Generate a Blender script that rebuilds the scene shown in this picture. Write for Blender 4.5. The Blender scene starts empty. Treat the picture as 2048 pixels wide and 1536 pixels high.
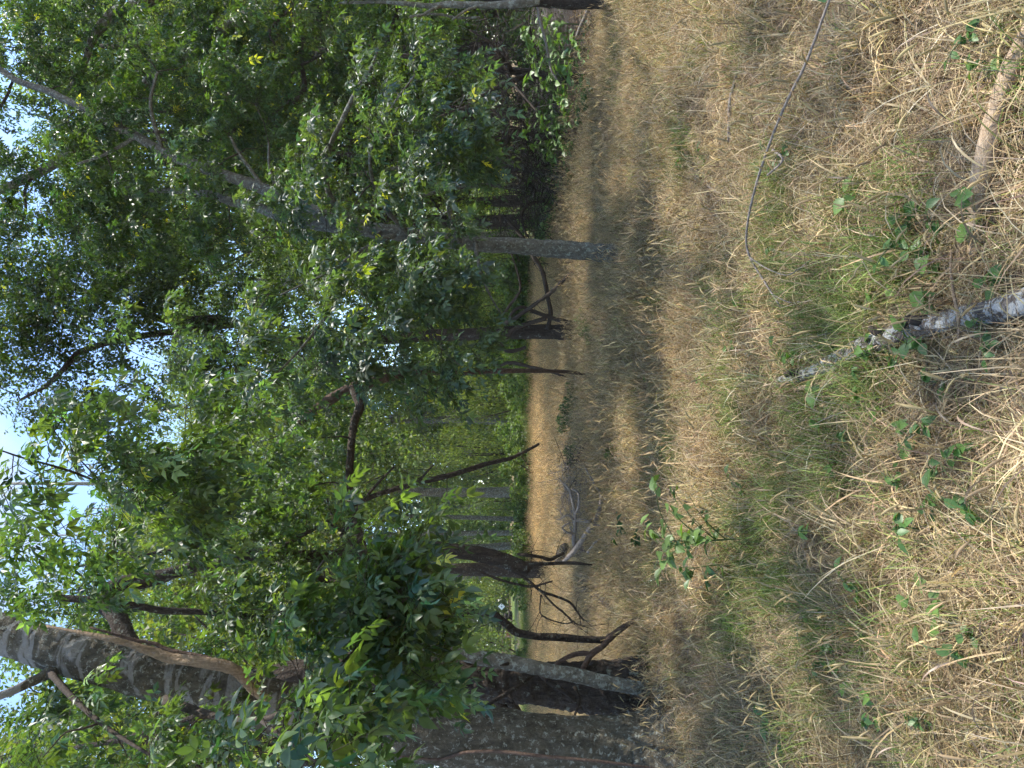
import bpy, math, random
import numpy as np
from mathutils import Vector, Matrix

S = bpy.context.scene
COL = S.collection
rng = np.random.default_rng(7)
random.seed(7)

# ------------------------------------------------------------------ camera
F = 1420.0                                   # focal length in photograph pixels (2048 wide)
TH = math.atan(29 / F)                       # the phone looks slightly down
CAM = np.array([0.0, 0.0, 1.55])
FV = np.array([0, math.cos(TH), -math.sin(TH)])
DV = np.array([0, -math.sin(TH), -math.cos(TH)])
RV = np.array([1.0, 0, 0])
cd = bpy.data.cameras.new('camera')
cam = bpy.data.objects.new('camera', cd)
COL.objects.link(cam)
cd.sensor_width = 36
cd.lens = F / 2048 * 36
cd.clip_start = 0.05
cd.clip_end = 1500
# the photograph was taken with the phone turned on its side: picture right is world down
m = Matrix(((DV[0], RV[0], -FV[0]), (DV[1], RV[1], -FV[1]), (DV[2], RV[2], -FV[2]))).to_4x4()
m.translation = Vector(CAM)
cam.matrix_world = m
S.camera = cam

# ------------------------------------------------------------------ light
SUN_EL, SUN_AZ = math.radians(66), math.radians(72)      # azimuth clockwise from +Y (ahead)
sun_dir = np.array([math.sin(SUN_AZ) * math.cos(SUN_EL), math.cos(SUN_AZ) * math.cos(SUN_EL), math.sin(SUN_EL)])
ld = bpy.data.lights.new('sun', 'SUN')
ld.energy = 2.9
ld.angle = math.radians(0.53)
ld.color = (1.0, 0.95, 0.86)
sun = bpy.data.objects.new('sun', ld)
COL.objects.link(sun)
sun.location = (20, 0, 40)
sun.rotation_euler = Vector(sun_dir).to_track_quat('Z', 'Y').to_euler()

W = bpy.data.worlds.new('World')
S.world = W
W.use_nodes = True
nt = W.node_tree
nt.nodes.clear()
wo = nt.nodes.new('ShaderNodeOutputWorld')
bg = nt.nodes.new('ShaderNodeBackground')
bg.inputs['Strength'].default_value = 0.148
sky = nt.nodes.new('ShaderNodeTexSky')
sky.sky_type = 'NISHITA'
sky.sun_disc = False
sky.sun_elevation = SUN_EL
sky.sun_rotation = SUN_AZ
sky.air_density = 1.0
sky.dust_density = 0.3
sky.ozone_density = 2.5
tc = nt.nodes.new('ShaderNodeTexCoord')
nz = nt.nodes.new('ShaderNodeTexNoise')
nz.inputs['Scale'].default_value = 2.6
nz.inputs['Detail'].default_value = 7
nz.inputs['Roughness'].default_value = 0.58
nz.inputs['Distortion'].default_value = 0.4
rp = nt.nodes.new('ShaderNodeValToRGB')
rp.color_ramp.elements[0].position = 0.55
rp.color_ramp.elements[1].position = 0.70
mx = nt.nodes.new('ShaderNodeMix')
mx.data_type = 'RGBA'
nt.links.new(tc.outputs['Generated'], nz.inputs['Vector'])
nt.links.new(nz.outputs['Fac'], rp.inputs['Fac'])
nt.links.new(rp.outputs['Color'], mx.inputs['Factor'])
nt.links.new(sky.outputs['Color'], mx.inputs['A'])
mx.inputs['B'].default_value = (2.1, 2.25, 2.45, 1)
nt.links.new(mx.outputs['Result'], bg.inputs['Color'])
nt.links.new(bg.outputs['Background'], wo.inputs['Surface'])

S.view_settings.view_transform = 'Standard'
S.view_settings.look = 'None'
S.view_settings.gamma = 1
S.view_settings.use_curve_mapping = False
S.view_settings.exposure = 1.64
S.cycles.max_bounces = 6
S.cycles.diffuse_bounces = 3
S.cycles.use_adaptive_sampling = True
S.cycles.adaptive_threshold = 0.03
S.cycles.glossy_bounces = 2
S.cycles.transmission_bounces = 4
S.cycles.transparent_max_bounces = 4
S.cycles.use_denoising = True

# ------------------------------------------------------------------ coordinates
def at(x, y, d):
    """The world point seen at photograph pixel (x, y), d metres ahead."""
    return CAM + d * (FV + (x - 1024) / F * DV + (768 - y) / F * RV)

def gh(x, y):
    """Height of the ground."""
    x = np.asarray(x, float); y = np.asarray(y, float)
    w = np.clip((60 - np.hypot(x, y)) / 40, 0, 1)
    return w * (0.035 * np.sin(x * 0.9 + 1.3) * np.cos(y * 0.7) + 0.025 * np.sin(x * 2.1 + y * 1.7) + 0.012 * np.sin(x * 5.3 - y * 4.1))

def gnd(x, y):
    """The ground point seen at photograph pixel (x, y)."""
    r = FV + (x - 1024) / F * DV + (768 - y) / F * RV
    p = CAM + r * (-CAM[2] / r[2])
    p[2] = gh(p[0], p[1])
    return p

def norm(v):
    v = np.asarray(v, float)
    return v / np.maximum(np.linalg.norm(v, axis=-1, keepdims=True), 1e-9)

# ------------------------------------------------------------------ mesh helpers
class Geo:
    """Vertices, polygons and a per-vertex tint, collected into one mesh."""
    def __init__(s):
        s.v, s.q, s.t, s.c, s.n = [], [], [], [], 0
    def add(s, v, quads=None, tris=None, tint=(1, 1, 1)):
        v = np.asarray(v, float).reshape(-1, 3)
        if quads is not None and len(quads): s.q.append(np.asarray(quads, int) + s.n)
        if tris is not None and len(tris): s.t.append(np.asarray(tris, int) + s.n)
        c = np.asarray(tint, float)
        s.c.append(np.broadcast_to(c, (len(v), 3)).copy())
        s.v.append(v); s.n += len(v)
    def mesh(s, name, mat, org=(0, 0, 0), smooth=True):
        v = np.concatenate(s.v) - np.asarray(org)
        q = np.concatenate(s.q) if s.q else np.zeros((0, 4), int)
        t = np.concatenate(s.t) if s.t else np.zeros((0, 3), int)
        me = bpy.data.meshes.new(name)
        me.vertices.add(len(v)); me.vertices.foreach_set('co', v.astype(np.float32).ravel())
        lp = np.concatenate([q.ravel(), t.ravel()]).astype(np.int32)
        tot = np.concatenate([np.full(len(q), 4), np.full(len(t), 3)]).astype(np.int32)
        st = np.concatenate([[0], np.cumsum(tot)[:-1]]).astype(np.int32)
        me.loops.add(len(lp)); me.loops.foreach_set('vertex_index', lp)
        me.polygons.add(len(tot)); me.polygons.foreach_set('loop_start', st); me.polygons.foreach_set('loop_total', tot)
        me.polygons.foreach_set('use_smooth', np.full(len(tot), smooth))
        a = me.attributes.new('tint', 'FLOAT_COLOR', 'POINT')
        c = np.concatenate(s.c)
        a.data.foreach_set('color', np.concatenate([c, np.ones((len(c), 1))], 1).astype(np.float32).ravel())
        me.materials.append(mat)
        me.update(calc_edges=True)
        return me
    def obj(s, name, mat, parent=None, org=None, smooth=True):
        if org is None: org = parent['org'] if parent is not None else (0, 0, 0)
        o = bpy.data.objects.new(name, s.mesh(name, mat, org, smooth))
        COL.objects.link(o)
        if parent is not None: o.parent = parent
        else: o.location = org
        return o

def tag(o, label=None, cat=None, group=None, kind=None):
    for k, v in (('label', label), ('category', cat), ('group', group), ('kind', kind)):
        if v: o[k] = v
    return o

def thing(name, label, cat, loc, group=None):
    o = bpy.data.objects.new(name, None)
    o.empty_display_size = 0.2
    COL.objects.link(o)
    o.location = loc
    o['org'] = [float(a) for a in loc]
    return tag(o, label, cat, group)

def copy_tree(o, parent=None):
    c = o.copy(); COL.objects.link(c)
    if parent is not None: c.parent = parent
    for ch in list(o.children): copy_tree(ch, c)
    return c

def spline(P, n):
    """Catmull-Rom through the rows of P (any width), n steps per span."""
    P = np.asarray(P, float)
    if len(P) < 3: n = max(n, 1)
    A = np.vstack([2 * P[0] - P[1], P, 2 * P[-1] - P[-2]])
    t = np.linspace(0, 1, n, endpoint=False)[:, None]
    out = []
    for i in range(1, len(A) - 2):
        p0, p1, p2, p3 = A[i - 1], A[i], A[i + 1], A[i + 2]
        out.append(0.5 * (2 * p1 + (p2 - p0) * t + (2 * p0 - 5 * p1 + 4 * p2 - p3) * t * t + (3 * p1 - p0 - 3 * p2 + p3) * t ** 3))
    out.append(P[-1:])
    return np.vstack(out)

def tube(g, pts, rad, sides=8, n=4, rough=0.0, freq=3.0, tint=(1, 1, 1), flare=None, ridge=0.0):
    Q = spline(np.column_stack([pts, rad]), n)
    P, r = Q[:, :3], np.maximum(Q[:, 3], 0.0006)
    T = norm(np.gradient(P, axis=0))
    up = np.array([0, 0, 1.0]) if abs(T[0, 2]) < 0.9 else np.array([1.0, 0, 0])
    N = np.empty_like(T); N[0] = norm(np.cross(T[0], up))
    for i in range(1, len(P)):
        N[i] = norm(N[i - 1] - T[i] * np.dot(N[i - 1], T[i]))
    B = np.cross(T, N)
    a = np.linspace(0, 2 * math.pi, sides, endpoint=False)
    L = np.concatenate([[0], np.cumsum(np.linalg.norm(np.diff(P, axis=0), axis=1))])
    rr = np.repeat(r[:, None], sides, 1)
    if rough:
        ph = rng.uniform(0, 6.28, 8)
        s = L[:, None] / max(r.mean(), 1e-3)
        k = (np.sin(2 * a + s * freq * 0.13 + ph[0]) + np.sin(3 * a - s * freq * 0.21 + ph[1]) + 0.7 * np.sin(5 * a + s * freq * 0.33 + ph[2])
             + np.sin(s * freq * 0.3 + ph[3]) * np.cos(a + ph[4]) + 0.5 * np.sin(8 * a - s * freq * 0.6 + ph[5]) + 0.5 * np.sin(s * freq + ph[6] + np.sin(a * 2) * 2))
        rr = rr * (1 + rough * 0.35 * k)
    if flare:
        w = np.exp(-L / flare[0])[:, None]
        rr = rr * (1 + w * flare[1] * (0.5 + 0.5 * np.sin(flare[2] * a + 0.6)))
    if ridge:
        w_ = rng.normal(size=rr.shape)
        for _ in range(2): w_ = (np.roll(w_, 1, 0) + w_ + np.roll(w_, -1, 0)) / 1.9
        for _ in range(1): w_ = (np.roll(w_, 1, 1) + 2 * w_ + np.roll(w_, -1, 1)) / 3
        rr = rr * (1 + ridge * np.clip(w_, -1.6, 1.6))
    V = P[:, None] + rr[..., None] * (np.cos(a)[None, :, None] * N[:, None] + np.sin(a)[None, :, None] * B[:, None])
    k = len(P)
    i, j = np.meshgrid(np.arange(k - 1), np.arange(sides), indexing='ij')
    j2 = (j + 1) % sides
    quads = np.stack([i * sides + j, i * sides + j2, (i + 1) * sides + j2, (i + 1) * sides + j], -1).reshape(-1, 4)
    V = V.reshape(-1, 3)
    V = np.vstack([V, P[0] - T[0] * r[0] * 0.3, P[-1] + T[-1] * r[-1] * 0.5])
    c0, c1 = k * sides, k * sides + 1
    jj = np.arange(sides)
    tris = np.vstack([np.stack([np.full(sides, c0), (jj + 1) % sides, jj], 1),
                      np.stack([np.full(sides, c1), (k - 1) * sides + jj, (k - 1) * sides + (jj + 1) % sides], 1)])
    g.add(V, quads, tris, tint)
    return P, r

def px(path):
    """[(x, y, depth, width in photograph pixels)] -> points, radii."""
    p = np.array([at(a[0], a[1], a[2]) for a in path])
    return p, np.array([a[3] / 2 * a[2] / F for a in path])

# ------------------------------------------------------------------ materials
def nodes(name):
    mt = bpy.data.materials.new(name); mt.use_nodes = True
    t = mt.node_tree; t.nodes.clear()
    return mt, t, t.nodes.new('ShaderNodeOutputMaterial')

def mixcol(t, f, a, b, mode='MIX'):
    n = t.nodes.new('ShaderNodeMix'); n.data_type = 'RGBA'; n.blend_type = mode
    for s, v in (('Factor', f), ('A', a), ('B', b)):
        k = n.inputs[s]
        if hasattr(v, 'is_output'): t.links.new(v, k)
        elif s == 'Factor': k.default_value = v
        else: k.default_value = (*v, 1) if len(v) == 3 else v
    return n.outputs['Result']

def ramp(t, fac, stops):
    n = t.nodes.new('ShaderNodeValToRGB')
    e = n.color_ramp.elements
    while len(e) < len(stops): e.new(0.5)
    for k, (p, c) in zip(e, stops):
        k.position = p; k.color = (*c, 1) if not isinstance(c, (int, float)) else (c, c, c, 1)
    t.links.new(fac, n.inputs['Fac'])
    return n.outputs['Color']

def noise(t, vec, scale, detail=5, rough=0.55, dist=0.0):
    n = t.nodes.new('ShaderNodeTexNoise')
    n.inputs['Scale'].default_value = scale; n.inputs['Detail'].default_value = detail
    n.inputs['Roughness'].default_value = rough; n.inputs['Distortion'].default_value = dist
    t.links.new(vec, n.inputs['Vector'])
    return n.outputs['Fac']

def leafmat(name, rough=0.42, trans=0.35, tcol=(1.5, 1.75, 0.45), spec=0.5, inst=False):
    mt, t, out = nodes(name)
    at_ = t.nodes.new('ShaderNodeAttribute'); at_.attribute_name = 'tint'
    col = at_.outputs['Color']
    if inst:
        ai = t.nodes.new('ShaderNodeAttribute'); ai.attribute_type = 'INSTANCER'; ai.attribute_name = 'tone'
        col = mixcol(t, 1.0, col, ai.outputs['Color'], 'MULTIPLY')
    tcn = t.nodes.new('ShaderNodeTexCoord')
    nf = noise(t, tcn.outputs['Object'], 14 if not inst else 30, 3)
    col = mixcol(t, 1.0, col, ramp(t, nf, [(0.25, 0.72), (0.75, 1.25)]), 'MULTIPLY')
    p = t.nodes.new('ShaderNodeBsdfPrincipled')
    t.links.new(col, p.inputs['Base Color'])
    p.inputs['Roughness'].default_value = rough
    p.inputs['Specular IOR Level'].default_value = spec
    tr = t.nodes.new('ShaderNodeBsdfTranslucent')
    t.links.new(mixcol(t, 1.0, col, tcol, 'MULTIPLY'), tr.inputs['Color'])
    ms = t.nodes.new('ShaderNodeMixShader'); ms.inputs['Fac'].default_value = trans
    t.links.new(p.outputs[0], ms.inputs[1]); t.links.new(tr.outputs[0], ms.inputs[2])
    t.links.new(ms.outputs[0], out.inputs['Surface'])
    return mt

def barkmat(name, dark, light, lichen=None, amount=0.5, lscale=9.0, grain=(14, 14, 3), bump=0.5, rough=0.9, ring=0.0):
    mt, t, out = nodes(name)
    tcn = t.nodes.new('ShaderNodeTexCoord'); ob = tcn.outputs['Object']
    mp = t.nodes.new('ShaderNodeMapping'); mp.inputs['Scale'].default_value = grain
    t.links.new(ob, mp.inputs['Vector'])
    g1 = noise(t, mp.outputs['Vector'], 1.6, 8, 0.65, 0.6)
    g2 = noise(t, ob, 42, 4, 0.6)
    col = ramp(t, g1, [(0.3, dark), (0.72, light)])
    col = mixcol(t, 0.55, col, ramp(t, g2, [(0.3, 0.55), (0.7, 1.25)]), 'MULTIPLY')
    if lichen:
        n1 = noise(t, ob, lscale, 6, 0.62, 0.3)
        n2 = noise(t, ob, lscale * 4.5, 5, 0.7)
        k = t.nodes.new('ShaderNodeMath'); k.operation = 'MULTIPLY_ADD'
        t.links.new(n2, k.inputs[0]); k.inputs[1].default_value = 0.45; t.links.new(n1, k.inputs[2])
        lo = 0.93 - amount * 0.4
        f = ramp(t, k.outputs[0], [(lo, 0.0), (min(lo + 0.07, 0.99), 1.0)])
        col = mixcol(t, f, col, lichen)
    if ring:
        mp2 = t.nodes.new('ShaderNodeMapping'); mp2.inputs['Scale'].default_value = (1.2, 1.2, 5.5)
        t.links.new(ob, mp2.inputs['Vector'])
        n3 = noise(t, mp2.outputs['Vector'], 1.5, 3, 0.5, 0.8)
        sz = t.nodes.new('ShaderNodeSeparateXYZ'); t.links.new(ob, sz.inputs[0])
        hi = t.nodes.new('ShaderNodeMapRange'); hi.inputs['From Min'].default_value = 2.3; hi.inputs['From Max'].default_value = 3.2
        t.links.new(sz.outputs['Z'], hi.inputs['Value'])
        mu = t.nodes.new('ShaderNodeMath'); mu.operation = 'MULTIPLY'
        t.links.new(hi.outputs[0], mu.inputs[0]); t.links.new(ramp(t, n3, [(0.52, 0.0), (0.57, ring)]), mu.inputs[1])
        col = mixcol(t, mu.outputs[0], col, (0.27, 0.26, 0.24))
    p = t.nodes.new('ShaderNodeBsdfPrincipled')
    t.links.new(col, p.inputs['Base Color'])
    p.inputs['Roughness'].default_value = rough
    p.inputs['Specular IOR Level'].default_value = 0.2
    ad = t.nodes.new('ShaderNodeMath'); ad.operation = 'ADD'
    t.links.new(g1, ad.inputs[0]); t.links.new(g2, ad.inputs[1])
    b = t.nodes.new('ShaderNodeBump'); b.inputs['Strength'].default_value = bump; b.inputs['Distance'].default_value = 0.035
    t.links.new(ad.outputs[0], b.inputs['Height'])
    t.links.new(b.outputs[0], p.inputs['Normal'])
    t.links.new(p.outputs[0], out.inputs['Surface'])
    return mt

def plain(name, c, rough=0.7, c2=None, scale=8):
    mt, t, out = nodes(name)
    p = t.nodes.new('ShaderNodeBsdfPrincipled')
    tcn = t.nodes.new('ShaderNodeTexCoord')
    f = noise(t, tcn.outputs['Object'], scale, 4)
    t.links.new(ramp(t, f, [(0.3, c), (0.7, c2 or tuple(min(1, k * 1.25) for k in c))]), p.inputs['Base Color'])
    p.inputs['Roughness'].default_value = rough
    t.links.new(p.outputs[0], out.inputs['Surface'])
    return mt

M_LEAF = leafmat('leaf_green', 0.42, 0.44, (1.75, 1.95, 0.45))
M_FAR = leafmat('far_foliage', 0.55, 0.45, (1.4, 1.6, .5))
M_WEED = leafmat('weed_leaf', 0.45, 0.32)
M_GRASS = leafmat('grass_blade', 0.6, 0.3, (1.15, 1.1, 0.85), 0.3, inst=True)
M_BARK_GREY = barkmat('grey_lichen_bark', (0.042, 0.035, 0.024), (0.135, 0.118, 0.085), (0.24, 0.24, 0.195), 0.36, 22, (9, 9, 4), 0.8, ring=0.7)
M_BARK_DARK = barkmat('dark_bark', (0.035, 0.026, 0.02), (0.10, 0.078, 0.06), (0.20, 0.21, 0.17), 0.25, 12, (22, 22, 5), 1.0)
M_BARK_PALE = barkmat('pale_bark', (0.09, 0.08, 0.06), (0.21, 0.19, 0.15), (0.28, 0.29, 0.24), 0.45, 18, (10, 10, 6), 0.6)
M_BARK_SLIM = barkmat('slim_tree_bark', (0.07, 0.062, 0.048), (0.17, 0.155, 0.125), (0.23, 0.245, 0.2), 0.38, 30, (14, 14, 6), 0.6)
M_TWIG = barkmat('twig_bark', (0.03, 0.022, 0.016), (0.085, 0.066, 0.05), None, 0, 8, (30, 30, 8), 0.4)
M_RED = barkmat('reddish_stem_bark', (0.06, 0.038, 0.028), (0.17, 0.115, 0.085), None, 0, 8, (24, 24, 4), 0.8)
M_VINE = barkmat('vine_bark', (0.17, 0.115, 0.07), (0.42, 0.30, 0.19), None, 0, 8, (26, 26, 3), 0.8)
M_LOG = barkmat('weathered_log_bark', (0.075, 0.06, 0.048), (0.22, 0.19, 0.16), (0.42, 0.42, 0.39), 0.56, 22, (18, 18, 18), 0.9)
M_BARE = barkmat('bare_wood', (0.30, 0.21, 0.13), (0.50, 0.38, 0.26), None, 0, 8, (10, 40, 40), 0.5)
M_DEAD = barkmat('dead_stick', (0.13, 0.105, 0.085), (0.33, 0.285, 0.245), None, 0, 8, (24, 24, 24), 0.5)

# ------------------------------------------------------------------ ground
def make_ground():
    xs = np.unique(np.concatenate([np.linspace(-9, 9, 150), np.linspace(-60, 60, 70), np.linspace(-500, 500, 21)]))
    ys = np.unique(np.concatenate([np.linspace(-2, 16, 150), np.linspace(-40, 90, 90), np.linspace(-300, 700, 21)]))
    X, Y = np.meshgrid(xs, ys)
    Z = gh(X, Y)
    near = (np.hypot(X, Y) < 18)
    Z = Z + near * 0.012 * np.sin(X * 17.3 + 3 * np.sin(Y * 7.1)) * np.sin(Y * 15.1 + 2 * np.sin(X * 6.3))
    V = np.stack([X, Y, Z - 0.015], -1).reshape(-1, 3)
    ny, nx = X.shape
    i, j = np.meshgrid(np.arange(ny - 1), np.arange(nx - 1), indexing='ij')
    q = np.stack([i * nx + j, i * nx + j + 1, (i + 1) * nx + j + 1, (i + 1) * nx + j], -1).reshape(-1, 4)
    mt, t, out = nodes('dry_ground')
    tcn = t.nodes.new('ShaderNodeTexCoord'); ob = tcn.outputs['Object']
    n1 = noise(t, ob, 60, 6, 0.7)
    n2 = noise(t, ob, 1.1, 5, 0.6)
    mp = t.nodes.new('ShaderNodeMapping'); mp.inputs['Scale'].default_value = (150, 28, 40); mp.inputs['Rotation'].default_value = (0, 0, 0.6)
    t.links.new(ob, mp.inputs['Vector'])
    n3 = noise(t, mp.outputs['Vector'], 1.0, 4, 0.6, 1.5)
    c = ramp(t, n1, [(0.3, (0.075, 0.052, 0.034)), (0.55, (0.22, 0.165, 0.105)), (0.75, (0.36, 0.28, 0.18))])
    c = mixcol(t, 0.5, c, ramp(t, n3, [(0.35, (0.10, 0.07, 0.045)), (0.65, (0.42, 0.33, 0.21))]))
    c = mixcol(t, ramp(t, n2, [(0.52, 0.0), (0.68, 0.45)]), c, (0.085, 0.10, 0.035))
    sx = t.nodes.new('ShaderNodeSeparateXYZ'); t.links.new(ob, sx.inputs[0])
    mr = t.nodes.new('ShaderNodeMapRange'); mr.inputs['From Min'].default_value = 29; mr.inputs['From Max'].default_value = 35
    t.links.new(sx.outputs['Y'], mr.inputs['Value'])
    n4 = noise(t, ob, 0.07, 3, 0.5)
    far = ramp(t, n4, [(0.42, (0.09, 0.125, 0.035)), (0.55, (0.26, 0.195, 0.11)), (0.65, (0.30, 0.21, 0.13))])
    c = mixcol(t, mr.outputs[0], c, far)
    p = t.nodes.new('ShaderNodeBsdfPrincipled'); p.inputs['Roughness'].default_value = 0.95; p.inputs['Specular IOR Level'].default_value = 0.1
    t.links.new(c, p.inputs['Base Color'])
    b = t.nodes.new('ShaderNodeBump'); b.inputs['Strength'].default_value = 0.9; b.inputs['Distance'].default_value = 0.015
    t.links.new(n1, b.inputs['Height']); t.links.new(b.outputs[0], p.inputs['Normal'])
    t.links.new(p.outputs[0], out.inputs['Surface'])
    g = Geo(); g.add(V, q)
    o = g.obj('ground', mt)
    o['kind'] = 'structure'
make_ground()

# ------------------------------------------------------------------ leaves
def leaflet(L, Wd, fold=0.25, curl=0.25, res=2):
    """One leaflet along +Y, normal +Z. res 2: 12 triangles, 1: 4, 0: 2."""
    if res == 2:
        t = np.array([0, .22, .48, .75, 1.0]); w = np.array([0, .74, 1.0, .62, 0]) * Wd / 2
    elif res == 1:
        t = np.array([0, .42, 1.0]); w = np.array([0, 1.0, 0]) * Wd / 2
    else:
        v = np.array([[0, 0, 0], [Wd / 2, .42 * L, fold * Wd * .5], [0, L, -curl * L * .4], [-Wd / 2, .42 * L, fold * Wd * .5]])
        return v, np.array([[0, 1, 2], [0, 2, 3]])
    z = -curl * L * t ** 2 * 0.5
    mid = np.stack([0 * t, L * t, z], 1)
    inn = slice(1, -1)
    rt = mid[inn] + np.stack([w[inn], 0 * w[inn] - 0.03 * L, fold * w[inn]], 1)
    lf = mid[inn] + np.stack([-w[inn], 0 * w[inn] - 0.03 * L, fold * w[inn]], 1)
    n = len(t); V = np.vstack([mid, rt, lf]); T = []
    k = n - 2
    for s, o in ((1, n), (-1, n + k)):
        def tri(a, b, c): T.append((a, b, c) if s > 0 else (a, c, b))
        tri(0, o, 1)
        for i in range(k - 1):
            tri(1 + i, o + i, o + i + 1); tri(1 + i, o + i + 1, 2 + i)
        tri(n - 2, o + k - 1, n - 1)
    return V, np.array(T)

def compound(nl=5, L=0.085, W=0.040, res=1, seed=0, rach=0.13, simple=False):
    """A pinnate leaf along +Y: paired leaflets and one at the tip on a thin stalk."""
    r = np.random.default_rng(seed)
    V, T, n = [], [], 0
    if simple:
        v, t = leaflet(L, W, 0.2, 0.35, res); return v, t
    def put(pos, ang, L_, W_, tilt):
        nonlocal n
        v, t = leaflet(L_, W_, r.uniform(.15, .45), r.uniform(.1, .6), res)
        c, s = math.cos(ang), math.sin(ang)
        Rm = np.array([[c, s, 0], [-s, c, 0], [0, 0, 1]])
        ct, st = math.cos(tilt), math.sin(tilt)
        Rt = np.array([[1, 0, 0], [0, ct, -st], [0, st, ct]])
        V.append(v @ Rt.T @ Rm.T + pos); T.append(t + n); n += len(v)
    def rz(t): return -0.25 * rach * t * t
    pairs = (nl - 1) // 2
    for i in range(pairs):
        t = 0.42 + 0.5 * i / max(1, pairs - 1) if pairs > 1 else .6
        for s in (1, -1):
            k = r.uniform(.82, 1.08) * (0.85 + .15 * i)
            put(np.array([0, t * rach, rz(t)]), s * r.uniform(.75, 1.15), L * k, W * k, r.uniform(-.5, .1))
    put(np.array([0, rach, rz(1)]), r.uniform(-.15, .15), L * 1.12, W * 1.05, r.uniform(-.6, 0))
    w = 0.0011
    for i in range(2):
        a, b = i / 2, (i + 1) / 2
        v = np.array([[-w, a * rach, rz(a)], [w, a * rach, rz(a)], [w, b * rach, rz(b)], [-w, b * rach, rz(b)]])
        V.append(v); T.append(np.array([[0, 1, 2], [0, 2, 3]]) + n); n += 4
    return np.vstack(V), np.vstack(T)

def frames(fwd, up):
    f = norm(fwd); r = norm(np.cross(f, up)); u = np.cross(r, f)
    return np.stack([r, f, u], 2)          # columns: right, forward, up

def stamp(g, temps, pos, fwd, up, scl, tint):
    """Many copies of leaf templates written into one mesh."""
    B = frames(fwd, up) * np.asarray(scl)[:, None, None]
    pick = rng.integers(0, len(temps), len(pos))
    for k, (tv, tt) in enumerate(temps):
        s = pick == k
        if not s.any(): continue
        v = np.einsum('nij,vj->nvi', B[s], tv) + pos[s][:, None]
        m = s.sum()
        t = (tt[None] + (np.arange(m) * len(tv))[:, None, None]).reshape(-1, 3)
        g.add(v.reshape(-1, 3), tris=t, tint=np.repeat(tint[s], len(tv), 0))

GREEN = np.array([0.055, 0.088, 0.034])
def leaf_tints(n, base=GREEN, var=0.35, yellow=0.01, warm=0.3):
    b = np.asarray(base)[None] * np.exp(rng.normal(0, var, (n, 1)))
    h = rng.normal(0, warm, (n, 1))
    b = b * np.concatenate([1 + h * .6, 1 + h * .25, 1 - h * .3], 1)
    y = rng.random(n) < yellow
    b[y] = np.array([0.42, 0.40, 0.06]) * rng.uniform(.7, 1.2, (y.sum(), 1))
    return np.clip(b, 0.008, 0.6)

def in_ball(n, c, r):
    p = rng.normal(size=(n, 3)); p = norm(p) * rng.random((n, 1)) ** 0.4
    return np.asarray(c) + p * np.asarray(r)

def grow(sp, sr, targets, rmax=0.022, lift=0.25):
    """Branches from the skeleton (points sp, radii sr) out to each target; returns their paths."""
    sp = [np.asarray(p) for p in sp]; sr = list(sr)
    d0 = np.linalg.norm(np.asarray(targets)[:, None] - np.asarray(sp)[None], axis=2).min(1)
    paths = []
    A = np.array(sp)
    for k in np.argsort(d0):
        tg = targets[k]
        d = np.linalg.norm(A - tg, axis=1) + 0.6 * np.maximum(0, A[:, 2] - tg[2] - .2)
        i = int(np.argmin(d)); p0 = A[i]; L = np.linalg.norm(tg - p0)
        if L < 0.05: continue
        mid = (p0 + tg) / 2 + np.array([0, 0, lift * L * rng.uniform(.1, .6)]) + rng.normal(0, .09 * L, 3)
        q1 = (p0 + mid) / 2 + rng.normal(0, .05 * L, 3); q2 = (mid + tg) / 2 + rng.normal(0, .06 * L, 3)
        P = np.array([p0, q1, mid, q2, tg])
        r0 = min(0.55 * sr[i], rmax * min(1.5, 0.35 + L * .5)); r0 = max(r0, .0035)
        R = np.linspace(r0, .0028, 5)
        paths.append((P, R))
        A = np.vstack([A, P[1:]]); sr += list(R[1:])
    return paths

def twig_leaves(centres, ntw, nl, Lt, spread=1.0, droop=0.5, outward=None):
    """Twigs round each centre and the leaf frames along them."""
    C = np.repeat(centres, ntw, 0); n = len(C)
    D = rng.normal(size=(n, 3)); D[:, 2] = D[:, 2] * .6 + .1
    if outward is not None: D = D + np.repeat(outward, ntw, 0) * 1.1
    D = norm(D)
    L = Lt * rng.uniform(.55, 1.25, n)
    start = C + rng.normal(0, .04, (n, 3))
    end = start + D * L[:, None] * spread; end[:, 2] -= droop * L * rng.uniform(.1, .8, n)
    mid = (start + end) / 2; mid[:, 2] += .12 * L
    t = (np.arange(nl) + 1) / nl
    t = np.clip(t[None] + rng.normal(0, .04, (n, nl)), .08, 1)[..., None]
    pos = (1 - t) ** 2 * start[:, None] + 2 * t * (1 - t) * mid[:, None] + t * t * end[:, None]
    tan = norm(2 * (1 - t) * (mid - start)[:, None] + 2 * t * (end - mid)[:, None])
    side = norm(np.cross(tan, np.array([0, 0, 1.0]) + rng.normal(0, .15, (n, nl, 3))))
    sg = np.where(np.arange(nl) % 2 == 0, 1, -1)[None, :, None]
    last = (np.arange(nl) == nl - 1)[None, :, None]
    fwd = tan * .55 + side * sg * np.where(last, .1, 1.0) + rng.normal(0, .22, (n, nl, 3)) + np.array([0, 0, -.32])
    up = np.array([0, 0, 1.0]) + rng.normal(0, .42, (n, nl, 3))
    return (start, mid, end), pos.reshape(-1, 3), norm(fwd).reshape(-1, 3), norm(up).reshape(-1, 3)

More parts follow.
